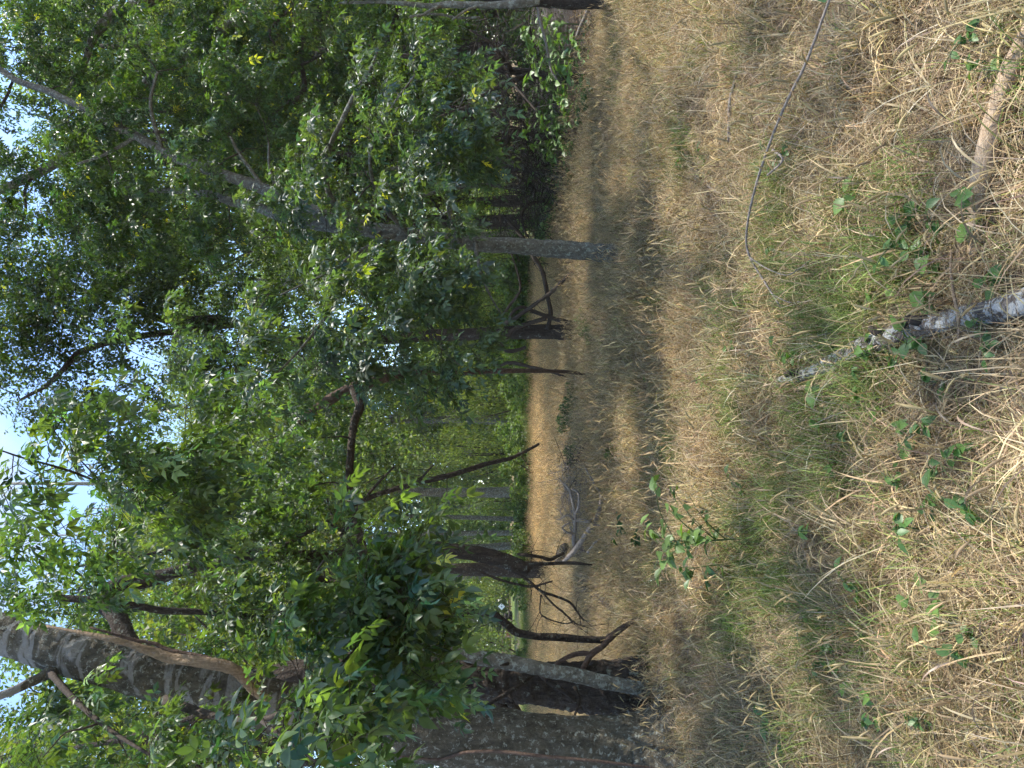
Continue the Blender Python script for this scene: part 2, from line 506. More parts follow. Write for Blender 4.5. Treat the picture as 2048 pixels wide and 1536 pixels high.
def twig_mesh(g, tw, r=0.003):
    s, m, e = tw
    n = len(s); P = np.stack([s, (s + 2 * m + e) / 4, e], 1)
    T = norm(e - s); N = norm(np.cross(T, [0.3, .2, 1])); B = np.cross(T, N)
    a = np.array([0, 2.094, 4.189])
    ring = np.cos(a)[None, :, None] * N[:, None] + np.sin(a)[None, :, None] * B[:, None]
    rr = np.array([r, r * .7, r * .25])
    V = (P[:, :, None] + ring[:, None] * rr[None, :, None, None]).reshape(n, 9, 3)
    q = []
    for i in range(2):
        for j in range(3):
            q.append((i * 3 + j, i * 3 + (j + 1) % 3, i * 3 + 3 + (j + 1) % 3, i * 3 + 3 + j))
    q = np.array(q)
    g.add(V.reshape(-1, 3), (q[None] + (np.arange(n) * 9)[:, None, None]).reshape(-1, 4))

def dress(root, sp, sr, balls, spec, mat=M_LEAF, base=GREEN, near=0, temps=None, ltemps=None, rmax=.022, yellow=.01, bark=None, var=.33, dens=.55):
    """Branches, twigs and leaves of one tree. balls: (centre, radii, clusters); spec: twigs per cluster, leaves per twig, twig length, leaf scale."""
    ntw, nl, Lt, sc = spec
    T = np.vstack([in_ball(max(2, int(round(n * dens))), c, np.asarray(r) * .9) for c, r, n in balls])
    T = T[T[:, 2] > 0.25]
    paths = grow(sp, sr, T, rmax)
    gb = Geo()
    for P, R in paths: tube(gb, P, R, 5, 2)
    ends = np.array([p[0][-1] for p in paths]); outw = norm(np.array([p[0][-1] - p[0][-2] for p in paths]))
    tw, pos, fwd, up = twig_leaves(ends, ntw, nl, Lt, outward=outw)
    twig_mesh(gb, tw)
    o = gb.obj('branches', bark or M_TWIG, root); o['kind'] = 'stuff'
    n = len(pos)
    scl = sc * rng.uniform(.7, 1.2, n)
    tint = leaf_tints(n, base, var, yellow)
    keep = np.ones(n, bool)
    if near:
        dist = np.linalg.norm(pos - CAM, axis=1)
        rel = pos - CAM
        dep = rel @ FV
        inside = (dep > .5) & (np.abs(rel @ DV) < dep * .74) & (np.abs(rel @ RV) < dep * .56)
        ids = np.argsort(np.where(inside, dist / scl, 1e9))[:near]
        meshes = []
        for k, (v, t) in enumerate(ltemps):
            for j in range(3):
                g = Geo(); g.add(v, tris=t, tint=leaf_tints(1, base, .3, 0)[0]); meshes.append(g.mesh('leaf', mat))
        g = Geo(); g.add(*ltemps[0][:1], tris=ltemps[0][1], tint=(0.26, 0.30, 0.05)); ym = g.mesh('leaf', mat)
        org = np.array(root['org'])
        B = frames(fwd[ids], up[ids])
        for q, i in enumerate(ids):
            o = bpy.data.objects.new('leaf', ym if rng.random() < yellow else meshes[rng.integers(len(meshes))])
            M = np.eye(4); M[:3, :3] = B[q] * scl[i]; M[:3, 3] = pos[i] - org
            o.parent = root; o.matrix_local = Matrix(M.tolist())
            COL.objects.link(o)
        keep[ids] = False
    g = Geo()
    stamp(g, temps, pos[keep], fwd[keep], up[keep], scl[keep], tint[keep])
    o = g.obj('foliage', mat, root, smooth=False); o['kind'] = 'stuff'
    return T

OAK_T = [compound(3, .075, .052, 0, s) for s in (61, 62, 63)] + [compound(5, .06, .04, 0, 64)]
NEAR_T = [compound(5, .095, .046, 2, s) for s in (1, 2, 3)] + [compound(3, .105, .052, 2, 4)] + [compound(7, .085, .038, 2, 5)]
MID_T = [compound(5, .090, .042, 1, s) for s in (11, 12, 13, 14)] + [compound(7, .080, .036, 1, 15)]
TOP_T = [compound(5, .085, .040, 0, s) for s in (21, 22, 23, 24)] + [compound(7, .08, .034, 0, 25)]

def skeleton(*tubes):
    return np.vstack([t[0] for t in tubes]), np.concatenate([t[1] for t in tubes])

def limb(root, name, path, mat, sides=10, n=5, rough=0.12, flare=None, ridge=0.0):
    p, r = px(path) if len(path[0]) == 4 and not isinstance(path, tuple) else path
    g = Geo(); res = tube(g, p, r, sides, n, rough, flare=flare, ridge=ridge)
    if ridge: res = (res[0][::4], res[1][::4])
    g.obj(name, mat, root)
    return res

def ball(x, y, d, r, n):
    """Leafy volume: centre at photograph pixel (x, y) and depth d, radii in metres, n clusters."""
    return at(x, y, d), (np.array(r) if np.ndim(r) else np.array([r, r, r])), n

# ------------------------------------------------------------------ the leaning tree at the left
b0 = gnd(1352, 1518)
lt = thing('leaning_tree', 'thick grey lichen spotted trunk leaning in from the bottom left of the sideways photo', 'tree', b0)
tk = [(1362, 1518, 6.25, 190), (1330, 1513, 6.25, 150), (1250, 1505, 6.3, 126), (1100, 1490, 6.3, 118), (850, 1464, 6.3, 113), (700, 1443, 6.25, 106),
      (600, 1425, 6.2, 100), (444, 1384, 6.1, 90), (308, 1350, 6.05, 96), (171, 1313, 6.0, 86), (34, 1277, 6.0, 75), (-120, 1240, 6.0, 66), (-400, 1180, 6.0, 50), (-700, 1150, 6.1, 34)]
T_main = limb(lt, 'trunk', tk, M_BARK_GREY, 80, 36, 0.09, (0.22, 0.85, 5), .022)
L_stub = limb(lt, 'limb', [(128, 1325, 5.95, 34), (95, 1347, 5.85, 24), (60, 1365, 5.75, 19), (0, 1392, 5.6, 15), (-90, 1420, 5.5, 12)], M_BARK_GREY, 10, 6)
L_arch = limb(lt, 'limb', [(262, 1300, 6.1, 40), (250, 1268, 6.2, 37), (232, 1235, 6.3, 36), (213, 1207, 6.4, 35), (222, 1181, 6.5, 36), (260, 1166, 6.6, 33), (307, 1158, 6.7, 28), (376, 1136, 6.8, 24),
              (444, 1122, 6.9, 24), (495, 1110, 7.0, 23), (564, 1112, 7.1, 24), (649, 1112, 7.2, 24), (735, 1106, 7.3, 25), (839, 1096, 7.4, 27), (907, 1101, 7.45, 28), (976, 1112, 7.5, 30), (1027, 1129, 7.5, 30), (1056, 1139, 7.5, 22)], M_BARK_DARK, 12, 7, 0.16)
L_hang = limb(lt, 'limb', [(100, 1190, 6.3, 8), (137, 1197, 6.35, 14), (205, 1201, 6.4, 15), (256, 1209, 6.5, 14), (325, 1221, 6.6, 14), (400, 1224, 6.7, 12), (480, 1231, 6.8, 13), (625, 1246, 7.0, 14), (733, 1243, 7.1, 14), (805, 1241, 7.2, 14), (900, 1229, 7.3, 14),
              (946, 1226, 7.4, 14), (983, 1227, 7.4, 15), (1007, 1244, 7.45, 15), (1030, 1262, 7.5, 16), (1060, 1271, 7.5, 15), (1120, 1275, 7.5, 15), (1200, 1280, 7.55, 14), (1222, 1272, 7.55, 12), (1250, 1250, 7.6, 9)], M_BARK_DARK, 10, 6, 0.14)
L_horiz = limb(lt, 'limb', [(735, 1106, 7.3, 16), (723, 1085, 7.35, 16), (714, 1050, 7.45, 15), (701, 1013, 7.6, 15), (699, 945, 7.8, 15), (703, 886, 8.0, 15), (709, 842, 8.2, 16), (720, 815, 8.3, 17), (713, 794, 8.4, 18), (704, 776, 8.5, 18)], M_BARK_DARK, 10, 6, 0.14)
L_red = limb(lt, 'limb', [(592, 852, 8.5, 9), (606, 838, 8.5, 17), (634, 818, 8.5, 21), (685, 784, 8.5, 22), (737, 766, 8.6, 19), (788, 753, 8.8, 17), (856, 744, 9.1, 14), (925, 744, 9.5, 12), (1010, 742, 10.0, 10), (1095, 742, 10.6, 8), (1153, 746, 11.1, 7), (1183, 756, 11.5, 5)], M_RED, 10, 6, 0.12)
L_diag = limb(lt, 'limb', [(703, 1012, 7.6, 10), (747, 992, 7.65, 10), (790, 978, 7.7, 10), (839, 965, 7.8, 11), (908, 948, 7.9, 11), (976, 927, 8.1, 10), (1020, 917, 8.2, 8), (1050, 903, 8.3, 7), (1078, 888, 8.4, 5)], M_BARK_DARK, 8, 5, 0.15)
L_curl = limb(lt, 'limb', [(532, 1112, 7.0, 12), (495, 1106, 6.9, 11), (461, 1096, 6.7, 11), (424, 1081, 6.5, 11), (393, 1054, 6.2, 10), (359, 1020, 5.9, 9), (350, 985, 5.7, 8), (345, 941, 5.5, 7), (335, 895, 5.3, 5)], M_BARK_DARK, 8, 5)
small = [
    [(867, 930, 7.8, 3), (850, 948, 7.8, 5), (836, 966, 7.8, 6)],
    [(788, 934, 7.6, 4), (760, 962, 7.6, 6), (735, 990, 7.6, 7)],
    [(640, 1050, 7.0, 4), (625, 1060, 7.0, 8), (581, 1084, 7.05, 10), (560, 1106, 7.1, 12)],
    [(655, 1168, 7.1, 7), (640, 1158, 7.1, 9), (608, 1139, 7.1, 10), (578, 1118, 7.1, 12)],
    [(1036, 1108, 7.45, 6), (1050, 1110, 7.4, 7), (1080, 1114, 7.5, 7), (1099, 1119, 7.6, 8), (1110, 1115, 7.7, 7), (1127, 1106, 7.8, 6)],
    [(1050, 1137, 7.5, 10), (1062, 1131, 7.5, 8), (1090, 1128, 7.6, 7), (1130, 1126, 7.7, 7), (1160, 1127, 7.7, 6), (1184, 1130, 7.8, 3)],
    [(945, 1135, 7.3, 4), (970, 1148, 7.3, 5), (1015, 1164, 7.35, 5), (1060, 1173, 7.4, 5), (1085, 1168, 7.4, 4), (1105, 1162, 7.4, 3)],
    [(1010, 1126, 7.5, 10), (1035, 1146, 7.4, 7), (1060, 1164, 7.4, 6), (1083, 1183, 7.4, 6), (1110, 1192, 7.4, 5), (1140, 1205, 7.4, 5), (1155, 1225, 7.5, 4), (1168, 1242, 7.5, 3)],
    [(1083, 1183, 7.4, 4), (1108, 1210, 7.3, 4), (1126, 1224, 7.3, 4), (1150, 1246, 7.3, 3), (1175, 1255, 7.3, 2)],
    [(1082, 1190, 7.4, 4), (1080, 1223, 7.3, 3), (1092, 1236, 7.3, 3), (1128, 1247, 7.3, 3), (1150, 1243, 7.3, 2)],
    [(424, 1081, 6.5, 8), (403, 1091, 6.45, 7), (307, 1106, 6.3, 6), (239, 1122, 6.2, 5), (147, 1134, 6.1, 4)],
    [(600, 1240, 7.0, 9), (585, 1225, 6.9, 7), (560, 1215, 6.8, 5)],
    [(345, 941, 5.5, 6), (250, 985, 4.9, 5), (205, 968, 4.6, 5), (137, 941, 4.3, 5), (44, 915, 4.1, 4), (-20, 893, 4.0, 3)],
    [(205, 968, 4.6, 4), (170, 930, 4.5, 3), (130, 890, 4.5, 3), (100, 850, 4.5, 2)],
]
sm = [limb(lt, 'branch', s, M_BARK_DARK, 6, 4, 0.1) for s in small]
# boughs that carry the nearest leaves in front of the trunk
near_b = [
    [(330, 1400, 5.6, 22), (420, 1430, 5.0, 16), (520, 1440, 4.5, 12), (600, 1400, 4.2, 9), (680, 1330, 4.1, 7), (760, 1250, 4.1, 5), (820, 1190, 4.2, 3)],
    [(520, 1440, 4.5, 10), (560, 1470, 4.0, 8), (600, 1500, 3.6, 6), (640, 1530, 3.4, 4)],
    [(600, 1400, 4.2, 8), (660, 1400, 4.2, 7), (760, 1380, 4.3, 5), (860, 1350, 4.4, 4), (905, 1330, 4.4, 2)],
    [(640, 1370, 4.1, 8), (640, 1290, 4.3, 6), (620, 1210, 4.5, 5), (640, 1130, 4.6, 4), (700, 1080, 4.6, 2)],
    [(100, 1345, 5.8, 14), (150, 1400, 5.4, 12), (220, 1460, 5.0, 9), (300, 1510, 4.7, 6)],
]
nb = [limb(lt, 'branch', s, M_TWIG, 6, 4, 0.08) for s in near_b]
sp, sr = skeleton(L_stub, (L_arch[0][20:100], L_arch[1][20:100]), L_horiz, (L_hang[0][:70], L_hang[1][:70]), L_curl, L_red, *sm[2:4], *sm[10:], *nb)
dress(lt, sp, sr, [
    ball(560, 1430, 4.0, (.5, .5, .38), 14), ball(640, 1320, 4.2, (.55, .4, .38), 20), ball(690, 1210, 4.3, (.42, .35, .38), 15), ball(730, 1120, 4.5, (.3, .3, .36), 11), ball(800, 1180, 4.3, (.3, .3, .3), 9),
    ball(790, 1320, 4.3, (.36, .3, .34), 11), ball(880, 1345, 4.4, (.2, .25, .16), 4), ball(620, 1500, 3.4, (.22, .25, .25), 8), ball(700, 1480, 3.9, (.2, .2, .14), 4), ball(860, 1255, 4.5, (.15, .2, .25), 5), ball(560, 1530, 3.0, (.16, .2, .2), 4),
    ball(230, 1480, 5.3, (.5, .6, .9), 20), ball(330, 1500, 4.8, (.2, .4, .7), 8), ball(60, 1440, 5.6, (.5, .6, .4), 9), ball(110, 1120, 5.6, (.5, .5, .45), 14), ball(200, 1040, 4.9, (.5, .5, .5), 13),
    (np.array([-.2, 3.2, 6.1]), np.array([1.2, 1.0, .5]), 9), (np.array([1.0, 4.2, 6.6]), np.array([1.2, 1.0, .5]), 8),  # two added leaf clumps above the view, put in to dapple the ground
    ball(640, 880, 8.8, (.6, .5, .5), 14), ball(560, 960, 8.4, (.5, .5, .5), 10), ball(620, 780, 8.8, (.5, .5, .4), 9), ball(60, 930, 4.1, (.22, .25, .25), 4), ball(170, 930, 4.4, (.3, .3, .22), 7), ball(260, 920, 4.7, (.4, .4, .45), 15), ball(330, 1010, 5.2, (.5, .4, .45), 15), ball(320, 860, 5.2, (.35, .35, .5), 11),
    ball(420, 960, 6.0, (.7, .5, .55), 15), ball(470, 1140, 6.6, (.6, .5, .7), 16), ball(560, 1060, 7.0, (.6, .5, .6), 14), ball(600, 930, 7.5, (.7, .5, .6), 15), ball(520, 1240, 6.6, (.5, .5, .6), 13), ball(450, 1200, 6.8, (.35, .35, .6), 8), ball(650, 1160, 7.0, (.4, .4, .5), 9), ball(560, 830, 8.0, (.5, .5, .6), 9),
], (4, 7, .34, .9), dens=.5, near=300, temps=MID_T, ltemps=NEAR_T, base=(0.070, 0.110, 0.048), yellow=.006)

def roots(root, base, r, angs, mat, L=.5):
    for a in angs:
        d_ = np.array([math.cos(a), math.sin(a), 0])
        l = L * rng.uniform(.7, 1.2)
        P = np.array([base + d_ * r * .35 + [0, 0, .34], base + d_ * r * .85 + [0, 0, .14], base + d_ * (r + l * .45) + [0, 0, .035], base + d_ * (r + l) + [0, 0, -.04]])
        g = Geo(); tube(g, P, [r * .34, r * .36, r * .22, r * .07], 10, 6, .12)
        g.obj('root', mat, root)
roots(lt, np.asarray(b0), .30, (-1.9, -1.1, -.35, .3, 3.4), M_BARK_GREY)

def fine_twigs(root, res, n, L=(.12, .45), rad=.0035, mat=None):
    g = Geo()
    for P_, R_ in res:
        for _ in range(n):
            i = rng.integers(len(P_) // 6, len(P_)); p = P_[i]
            d_ = norm(norm(P_[min(i + 1, len(P_) - 1)] - P_[i - 1]) * .7 + rng.normal(0, .7, 3)); l = rng.uniform(*L)
            m1 = p + d_ * l * .5 + rng.normal(0, .05 * l, 3); e_ = p + d_ * l + rng.normal(0, .1 * l, 3) + [0, 0, -.12 * l]
            r_ = min(rad * rng.uniform(.5, 1.3), R_[i] * .7)
            tube(g, np.array([p, m1, e_]), [r_, r_ * .7, r_ * .25], 4, 3)
            if rng.random() < .6:
                e2 = m1 + norm(d_ + rng.normal(0, .7, 3)) * l * .5; tube(g, np.array([m1, (m1 + e2) / 2 + rng.normal(0, .04 * l, 3), e2]), [r_ * .6, r_ * .45, r_ * .2], 3, 2)
    o = g.obj('twigs', mat or M_TWIG, root); o['kind'] = 'stuff'
fine_twigs(lt, sm[:10] + [L_diag, L_horiz, L_red], 9)
fine_twigs(lt, [(L_hang[0][60:], L_hang[1][60:]), (L_arch[0][90:], L_arch[1][90:])], 8)

# woody vine that climbs the leaning trunk
vn = thing('climbing_vine', 'thick tan woody vine clinging to the leaning grey trunk', 'vine', at(506, 1378, 5.75))
def along_trunk(pth, off):
    return [(a, b, d, w) for a, b, d, w in pth]
limb(vn, 'stem', [(540, 1400, 5.83, 12.5), (506, 1380, 5.78, 18.7), (478, 1346, 5.76, 21.1), (444, 1331, 5.76, 21.8), (393, 1323, 5.76, 21.8), (342, 1316, 5.78, 20.3), (290, 1299, 5.78, 16.4), (256, 1287, 5.78, 12.5), (212, 1276, 5.76, 11.7), (147, 1262, 5.8, 6.2), (80, 1250, 5.9, 3.9)], M_VINE, 12, 8, 0.16)
limb(vn, 'stem', [(430, 1322, 5.82, 6.2), (410, 1314, 5.86, 7.8), (342, 1301, 5.9, 8.6), (307, 1287, 5.92, 7.8), (273, 1281, 5.92, 7.0), (235, 1270, 5.9, 5.5), (180, 1255, 5.9, 4.7)], M_RED, 8, 6, 0.12)
v2 = thing('creeper_vine', 'thin dark creeper running up the leaning grey trunk along the bottom edge of the photo', 'vine', at(1290, 1530, 5.7))
limb(v2, 'stem', [(1330, 1540, 5.75, 5), (1200, 1523, 5.75, 6), (1080, 1512, 5.82, 7), (1000, 1503, 5.9, 7), (930, 1505, 6.0, 6), (880, 1518, 6.05, 6), (800, 1512, 6.05, 5), (700, 1495, 6.05, 4)], M_RED, 6, 6, 0.1)

# ------------------------------------------------------------------ dark tree behind it and the pale stem
b1 = gnd(1296, 1385)
dk = thing('dark_tree', 'dark brown rough barked trunk standing just behind the leaning grey trunk', 'tree', b1)
T_dk = limb(dk, 'trunk', [(1302, 1383, 7.25, 130), (1270, 1380, 7.25, 108), (1180, 1372, 7.25, 94), (1080, 1367, 7.25, 84), (1000, 1363, 7.25, 78), (907, 1354, 7.25, 76), (750, 1342, 7.3, 68), (600, 1350, 7.4, 58), (400, 1376, 7.5, 48), (250, 1338, 7.6, 36), (120, 1300, 7.6, 24), (0, 1268, 7.7, 14)], M_BARK_DARK, 64, 32, 0.1, (0.25, 0.5, 3), .04)
for s in ([(1068, 1338, 7.05, 8), (1100, 1365, 6.85, 10), (1135, 1388, 6.8, 10), (1165, 1420, 6.85, 4)],
          [(1075, 1345, 7.0, 6), (1040, 1370, 6.8, 9), (1000, 1395, 6.7, 9), (960, 1420, 6.7, 5)],
          [(1150, 1375, 6.9, 8), (1158, 1400, 6.75, 7), (1150, 1430, 6.7, 4)],
          [(1020, 1400, 7.1, 20), (1040, 1440, 7.3, 18), (980, 1390, 7.15, 16)],
          [(950, 1320, 7.1, 14), (905, 1302, 7.05, 16), (880, 1285, 7.0, 13), (860, 1270, 7.0, 8)],
          [(1005, 1380, 6.8, 5), (1018, 1392, 6.75, 4), (1028, 1405, 6.7, 3), (1024, 1418, 6.7, 2)]):
    limb(dk, 'branch', s, M_BARK_DARK, 7, 5, 0.15)
L_d1 = limb(dk, 'limb', [(620, 1345, 7.4, 26), (500, 1390, 7.2, 24), (380, 1440, 7.0, 18), (240, 1480, 6.9, 12), (120, 1500, 6.9, 8)], M_BARK_DARK, 8, 5)
dress(dk, *skeleton((T_dk[0][40:], T_dk[1][40:]), L_d1), [
    ball(330, 1440, 7.5, (.9, .7, .8), 16), ball(120, 1490, 7.5, (.8, .7, .7), 14), ball(100, 1180, 8.0, (.9, .7, .8), 16), ball(650, 1420, 7.8, (.7, .6, .6), 10), ball(800, 1290, 8.0, (.6, .5, .5), 10), ball(740, 1200, 8.2, (.7, .5, .7), 10), ball(430, 1230, 8.4, (.8, .5, .8), 9), ball(-80, 1300, 7.6, (1.2, .9, .7), 12),
], (4, 7, .34, .9), temps=TOP_T, base=(0.050, 0.084, 0.03), yellow=.004)

ps = thing('pale_stem', 'slender pale lichen covered stem leaning across the dark brown trunk', 'tree', gnd(1278, 1378))
limb(ps, 'trunk', [(1290, 1380, 6.95, 34), (1270, 1376, 6.9, 29), (1215, 1365, 6.85, 27), (1147, 1351, 6.8, 27), (1079, 1337, 6.75, 27), (1010, 1324, 6.75, 29), (942, 1313, 6.7, 25), (897, 1303, 6.65, 22), (820, 1285, 6.6, 19), (700, 1270, 6.5, 15), (600, 1262, 6.5, 9)], M_BARK_PALE, 32, 28, 0.13, None, .035)
limb(ps, 'branch', [(1016, 1327, 6.68, 8), (1006, 1330, 6.62, 5), (1000, 1331, 6.6, 3)], M_BARK_DARK, 6, 3)

roots(dk, np.asarray(b1), .25, (-2.3, -1.5, -.7, .1, 3.2), M_BARK_DARK, .4)
# sticks leaning against the dark trunk
st = thing('leaning_stick', 'forked brown dead stick leaning against the dark brown trunk', 'stick', gnd(1285, 1228))
limb(st, 'stem', [(1286, 1226, 7.55, 5), (1277, 1235, 7.55, 9), (1232, 1266, 7.4, 11), (1208, 1290, 7.25, 12), (1181, 1311, 7.1, 12), (1164, 1340, 7.0, 10)], M_RED, 8, 6, 0.16)
limb(st, 'fork', [(1184, 1309, 7.1, 9), (1165, 1306, 7.1, 10), (1140, 1312, 7.1, 10), (1122, 1322, 7.1, 8), (1105, 1333, 7.1, 6)], M_RED, 7, 5, 0.16)

# ------------------------------------------------------------------ slim pale tree
b2 = gnd(1246, 505)
sl = thing('slim_tree', 'slim pale grey tree with forked mottled trunk rising from the shaded dry grass', 'tree', b2)
sd = 8.75
T_sl = limb(sl, 'trunk', [(1256, 506, sd, 46), (1236, 505, sd, 38), (1200, 505, sd, 35), (1100, 497, sd, 33), (1000, 490, sd, 31), (900, 482, sd, 30), (830, 472, sd, 30), (760, 462, sd, 30), (700, 448, sd, 30), (666, 440, sd, 27), (581, 400, 8.9, 22), (513, 372, 9.0, 23), (444, 349, 9.1, 22), (342, 311, 9.2, 20), (273, 273, 9.3, 17),
            (205, 239, 9.4, 16), (137, 202, 9.5, 14), (85, 178, 9.6, 13), (34, 161, 9.7, 12), (-30, 120, 9.8, 10), (-150, 60, 10, 7)], M_BARK_SLIM, 32, 28, 0.10, (0.2, 0.35, 4), .03)
L_fk = limb(sl, 'limb', [(690, 452, sd, 24), (666, 455, 8.8, 22), (581, 440, 9.0, 20), (513, 414, 9.2, 19), (461, 403, 9.4, 17), (410, 386, 9.6, 13), (300, 380, 9.9, 9)], M_BARK_SLIM, 12, 6)
roots(sl, np.asarray(b2), .10, (-2.4, -1.2, -.2, 3.3), M_BARK_SLIM, .22)
brs = [[(705, 446, 8.7, 18), (690, 425, 8.6, 14), (661, 396, 8.5, 12), (651, 342, 8.3, 11), (661, 290, 8.1, 10), (685, 239, 8.0, 10), (713, 181, 7.9, 9), (743, 133, 7.8, 6), (760, 85, 7.8, 4)],
       [(790, 470, 8.7, 14), (765, 478, 8.6, 11), (740, 492, 8.4, 10), (690, 522, 8.0, 8), (650, 548, 7.7, 5), (560, 590, 7.4, 3)],
       [(566, 394, 8.9, 8), (540, 342, 8.8, 6), (537, 284, 8.7, 4)],
       [(532, 382, 8.95, 9), (478, 307, 8.8, 7), (461, 273, 8.7, 5)],
       [(325, 302, 9.2, 9), (301, 212, 9.0, 7), (315, 143, 8.9, 5)],
       [(273, 273, 9.3, 8), (212, 308, 9.2, 6), (154, 328, 9.1, 4)],
       [(880, 480, 8.7, 10), (860, 540, 8.0, 9), (850, 610, 7.4, 7), (880, 690, 7.0, 5), (930, 740, 6.9, 3)],
       [(920, 484, 8.7, 10), (900, 430, 8.0, 9), (890, 350, 7.4, 7), (900, 260, 7.1, 5), (930, 190, 7.0, 3)],
       [(820, 472, 8.7, 10), (760, 400, 8.0, 9), (740, 310, 7.4, 7), (780, 220, 7.1, 5), (830, 150, 7.1, 3)],
       [(760, 462, 8.7, 10), (700, 560, 7.8, 8), (640, 650, 7.2, 6), (560, 740, 6.9, 4), (480, 790, 6.8, 3)],
       [(950, 486, 8.7, 9), (960, 540, 8.0, 7), (980, 590, 7.4, 4), (1010, 640, 7.2, 2)]]
bl = [limb(sl, 'branch', s, M_BARK_SLIM, 7, 5, 0.08) for s in brs]
GREY = (0.064, 0.097, 0.058)
dress(sl, *skeleton((T_sl[0][28:], T_sl[1][28:]), L_fk, *bl), [
    ball(780, 240, 7.3, (.6, .5, .5), 19), ball(850, 370, 7.0, (.6, .5, .5), 20), ball(900, 250, 7.1, (.5, .4, .3), 13), ball(860, 130, 7.5, (.3, .4, .4), 10), ball(890, 590, 7.0, (.4, .45, .4), 12), ball(800, 600, 7.0, (.6, .5, .5), 19),
    ball(700, 540, 7.6, (.5, .5, .5), 15), ball(720, 370, 7.8, (.6, .5, .5), 14), ball(690, 650, 7.0, (.5, .5, .55), 17), ball(560, 720, 6.8, (.5, .5, .55), 17), ball(480, 640, 7.4, (.5, .5, .5), 12), ball(930, 690, 7.0, (.3, .35, .32), 9), ball(880, 760, 7.0, (.2, .3, .35), 7), ball(760, 720, 6.8, (.4, .4, .45), 12), ball(620, 470, 8.3, (.5, .5, .4), 10),
    ball(300, 700, 7.2, (.6, .6, .5), 9), ball(930, 330, 7.3, (.35, .35, .2), 7), ball(640, 300, 8.0, (.5, .5, .4), 9), ball(560, 400, 8.2, (.45, .35, .4), 9), ball(400, 330, 8.6, (.5, .4, .4), 8),
], (4, 7, .34, .9), near=300, temps=MID_T, ltemps=NEAR_T, base=GREY, yellow=.008)
# the upper crown of the slim tree: its leaves are part of it, but far smaller in view
dress(sl, *skeleton((T_sl[0][70:], T_sl[1][70:]), L_fk, *bl[2:6]), [
    ball(470, 310, 9.3, (.9, .8, .7), 18), ball(360, 420, 9.6, (.9, .8, .8), 18), ball(250, 300, 9.6, (.9, .8, .8), 18), ball(330, 170, 9.2, (.8, .8, .7), 15), ball(140, 250, 9.7, (.9, .8, .8), 16), ball(60, 130, 9.8, (.8, .8, .7), 12), ball(-80, 100, 10, (1.2, 1, .8), 16), ball(150, 400, 10, (.8, .8, .9), 14), ball(480, 190, 9.0, (.6, .6, .6), 10),
], (4, 8, .42, .85), temps=TOP_T, base=(0.050, 0.084, 0.028), yellow=.012, dens=.95)

# ------------------------------------------------------------------ centre tree with dark trunk and black looping branches
b3 = gnd(1152, 662)
ct = thing('dark_centre_tree', 'dark trunked tree with black looping branches in front of the sunlit field', 'tree', b3)
cdp = float(b3[1]) 
T_ct = limb(ct, 'trunk', [(1158, 663, cdp, 36), (1140, 663, cdp, 30), (1100, 664, cdp, 28), (1050, 664, cdp, 27), (1005, 665, cdp, 26), (950, 668, cdp, 25), (850, 672, cdp, 23), (700, 682, cdp, 21), (560, 680, cdp, 19), (445, 640, cdp, 18), (330, 640, cdp, 15), (222, 596, cdp, 12), (60, 560, cdp, 9), (-100, 540, cdp, 6)], M_BARK_DARK, 16, 7, 0.12, (0.3, 0.4, 4))
L_c1 = limb(ct, 'limb', [(470, 648, cdp, 15), (350, 650, 13.6, 14), (260, 640, 13.4, 13), (222, 610, 13.3, 12), (164, 702, 13, 12), (130, 735, 12.8, 11), (95, 770, 12.6, 8), (40, 800, 12.5, 5)][:1] + [(330, 665, 13.6, 14), (240, 680, 13.3, 13), (164, 702, 13, 12), (130, 735, 12.8, 11), (95, 770, 12.6, 8), (40, 800, 12.5, 5)], M_BARK_DARK, 9, 6)
q = cdp - .15
loops = [[(1062, 500, q - .6, 8), (1068, 514, q - .6, 9), (1085, 544, q - .5, 9), (1095, 592, q - .3, 9), (1101, 625, q - .2, 9), (1096, 655, q, 9)],
         [(1183, 563, q - .9, 5), (1165, 552, q - .8, 7), (1147, 546, q - .8, 8), (1126, 561, q - .7, 8), (1106, 582, q - .6, 8), (1080, 601, q - .5, 8), (1054, 620, q - .4, 8), (1010, 648, q - .1, 9)],
         [(1156, 652, q, 10), (1130, 643, q - .2, 9), (1106, 637, q - .2, 9), (1070, 624, q - .2, 8), (1044, 614, q - .3, 7), (1028, 622, q - .3, 6), (1018, 636, q - .3, 5)],
         [(1092, 637, q - .3, 9), (1054, 648, q - .25, 9), (1025, 660, q - .2, 9), (1005, 690, q - .2, 8), (1012, 700, q - .2, 8), (1028, 702, q - .2, 8), (1051, 694, q - .2, 6)],
         [(1183, 594, q - .8, 3), (1170, 604, q - .7, 5), (1160, 620, q - .5, 6), (1161, 646, q, 6)],
         [(978, 722, q - .3, 4), (1000, 730, q - .3, 6), (1020, 725, q - .4, 7), (1054, 732, q - .5, 7), (1095, 742, q - .6, 6), (1133, 754, q - .8, 3)],
         [(975, 700, q - .2, 4), (990, 694, q - .2, 6), (1005, 688, q - .2, 7)],
         [(1000, 640, q - .2, 5), (1020, 610, q - .3, 6), (1040, 580, q - .4, 5), (1035, 545, q - .5, 4), (1020, 500, q - .6, 3)]]
lp_ = [limb(ct, 'branch', s, M_TWIG, 7, 6, 0.2) for s in loops]
fine_twigs(ct, lp_, 7, (.2, .6), .005)
LIT = (0.068, 0.104, 0.03)
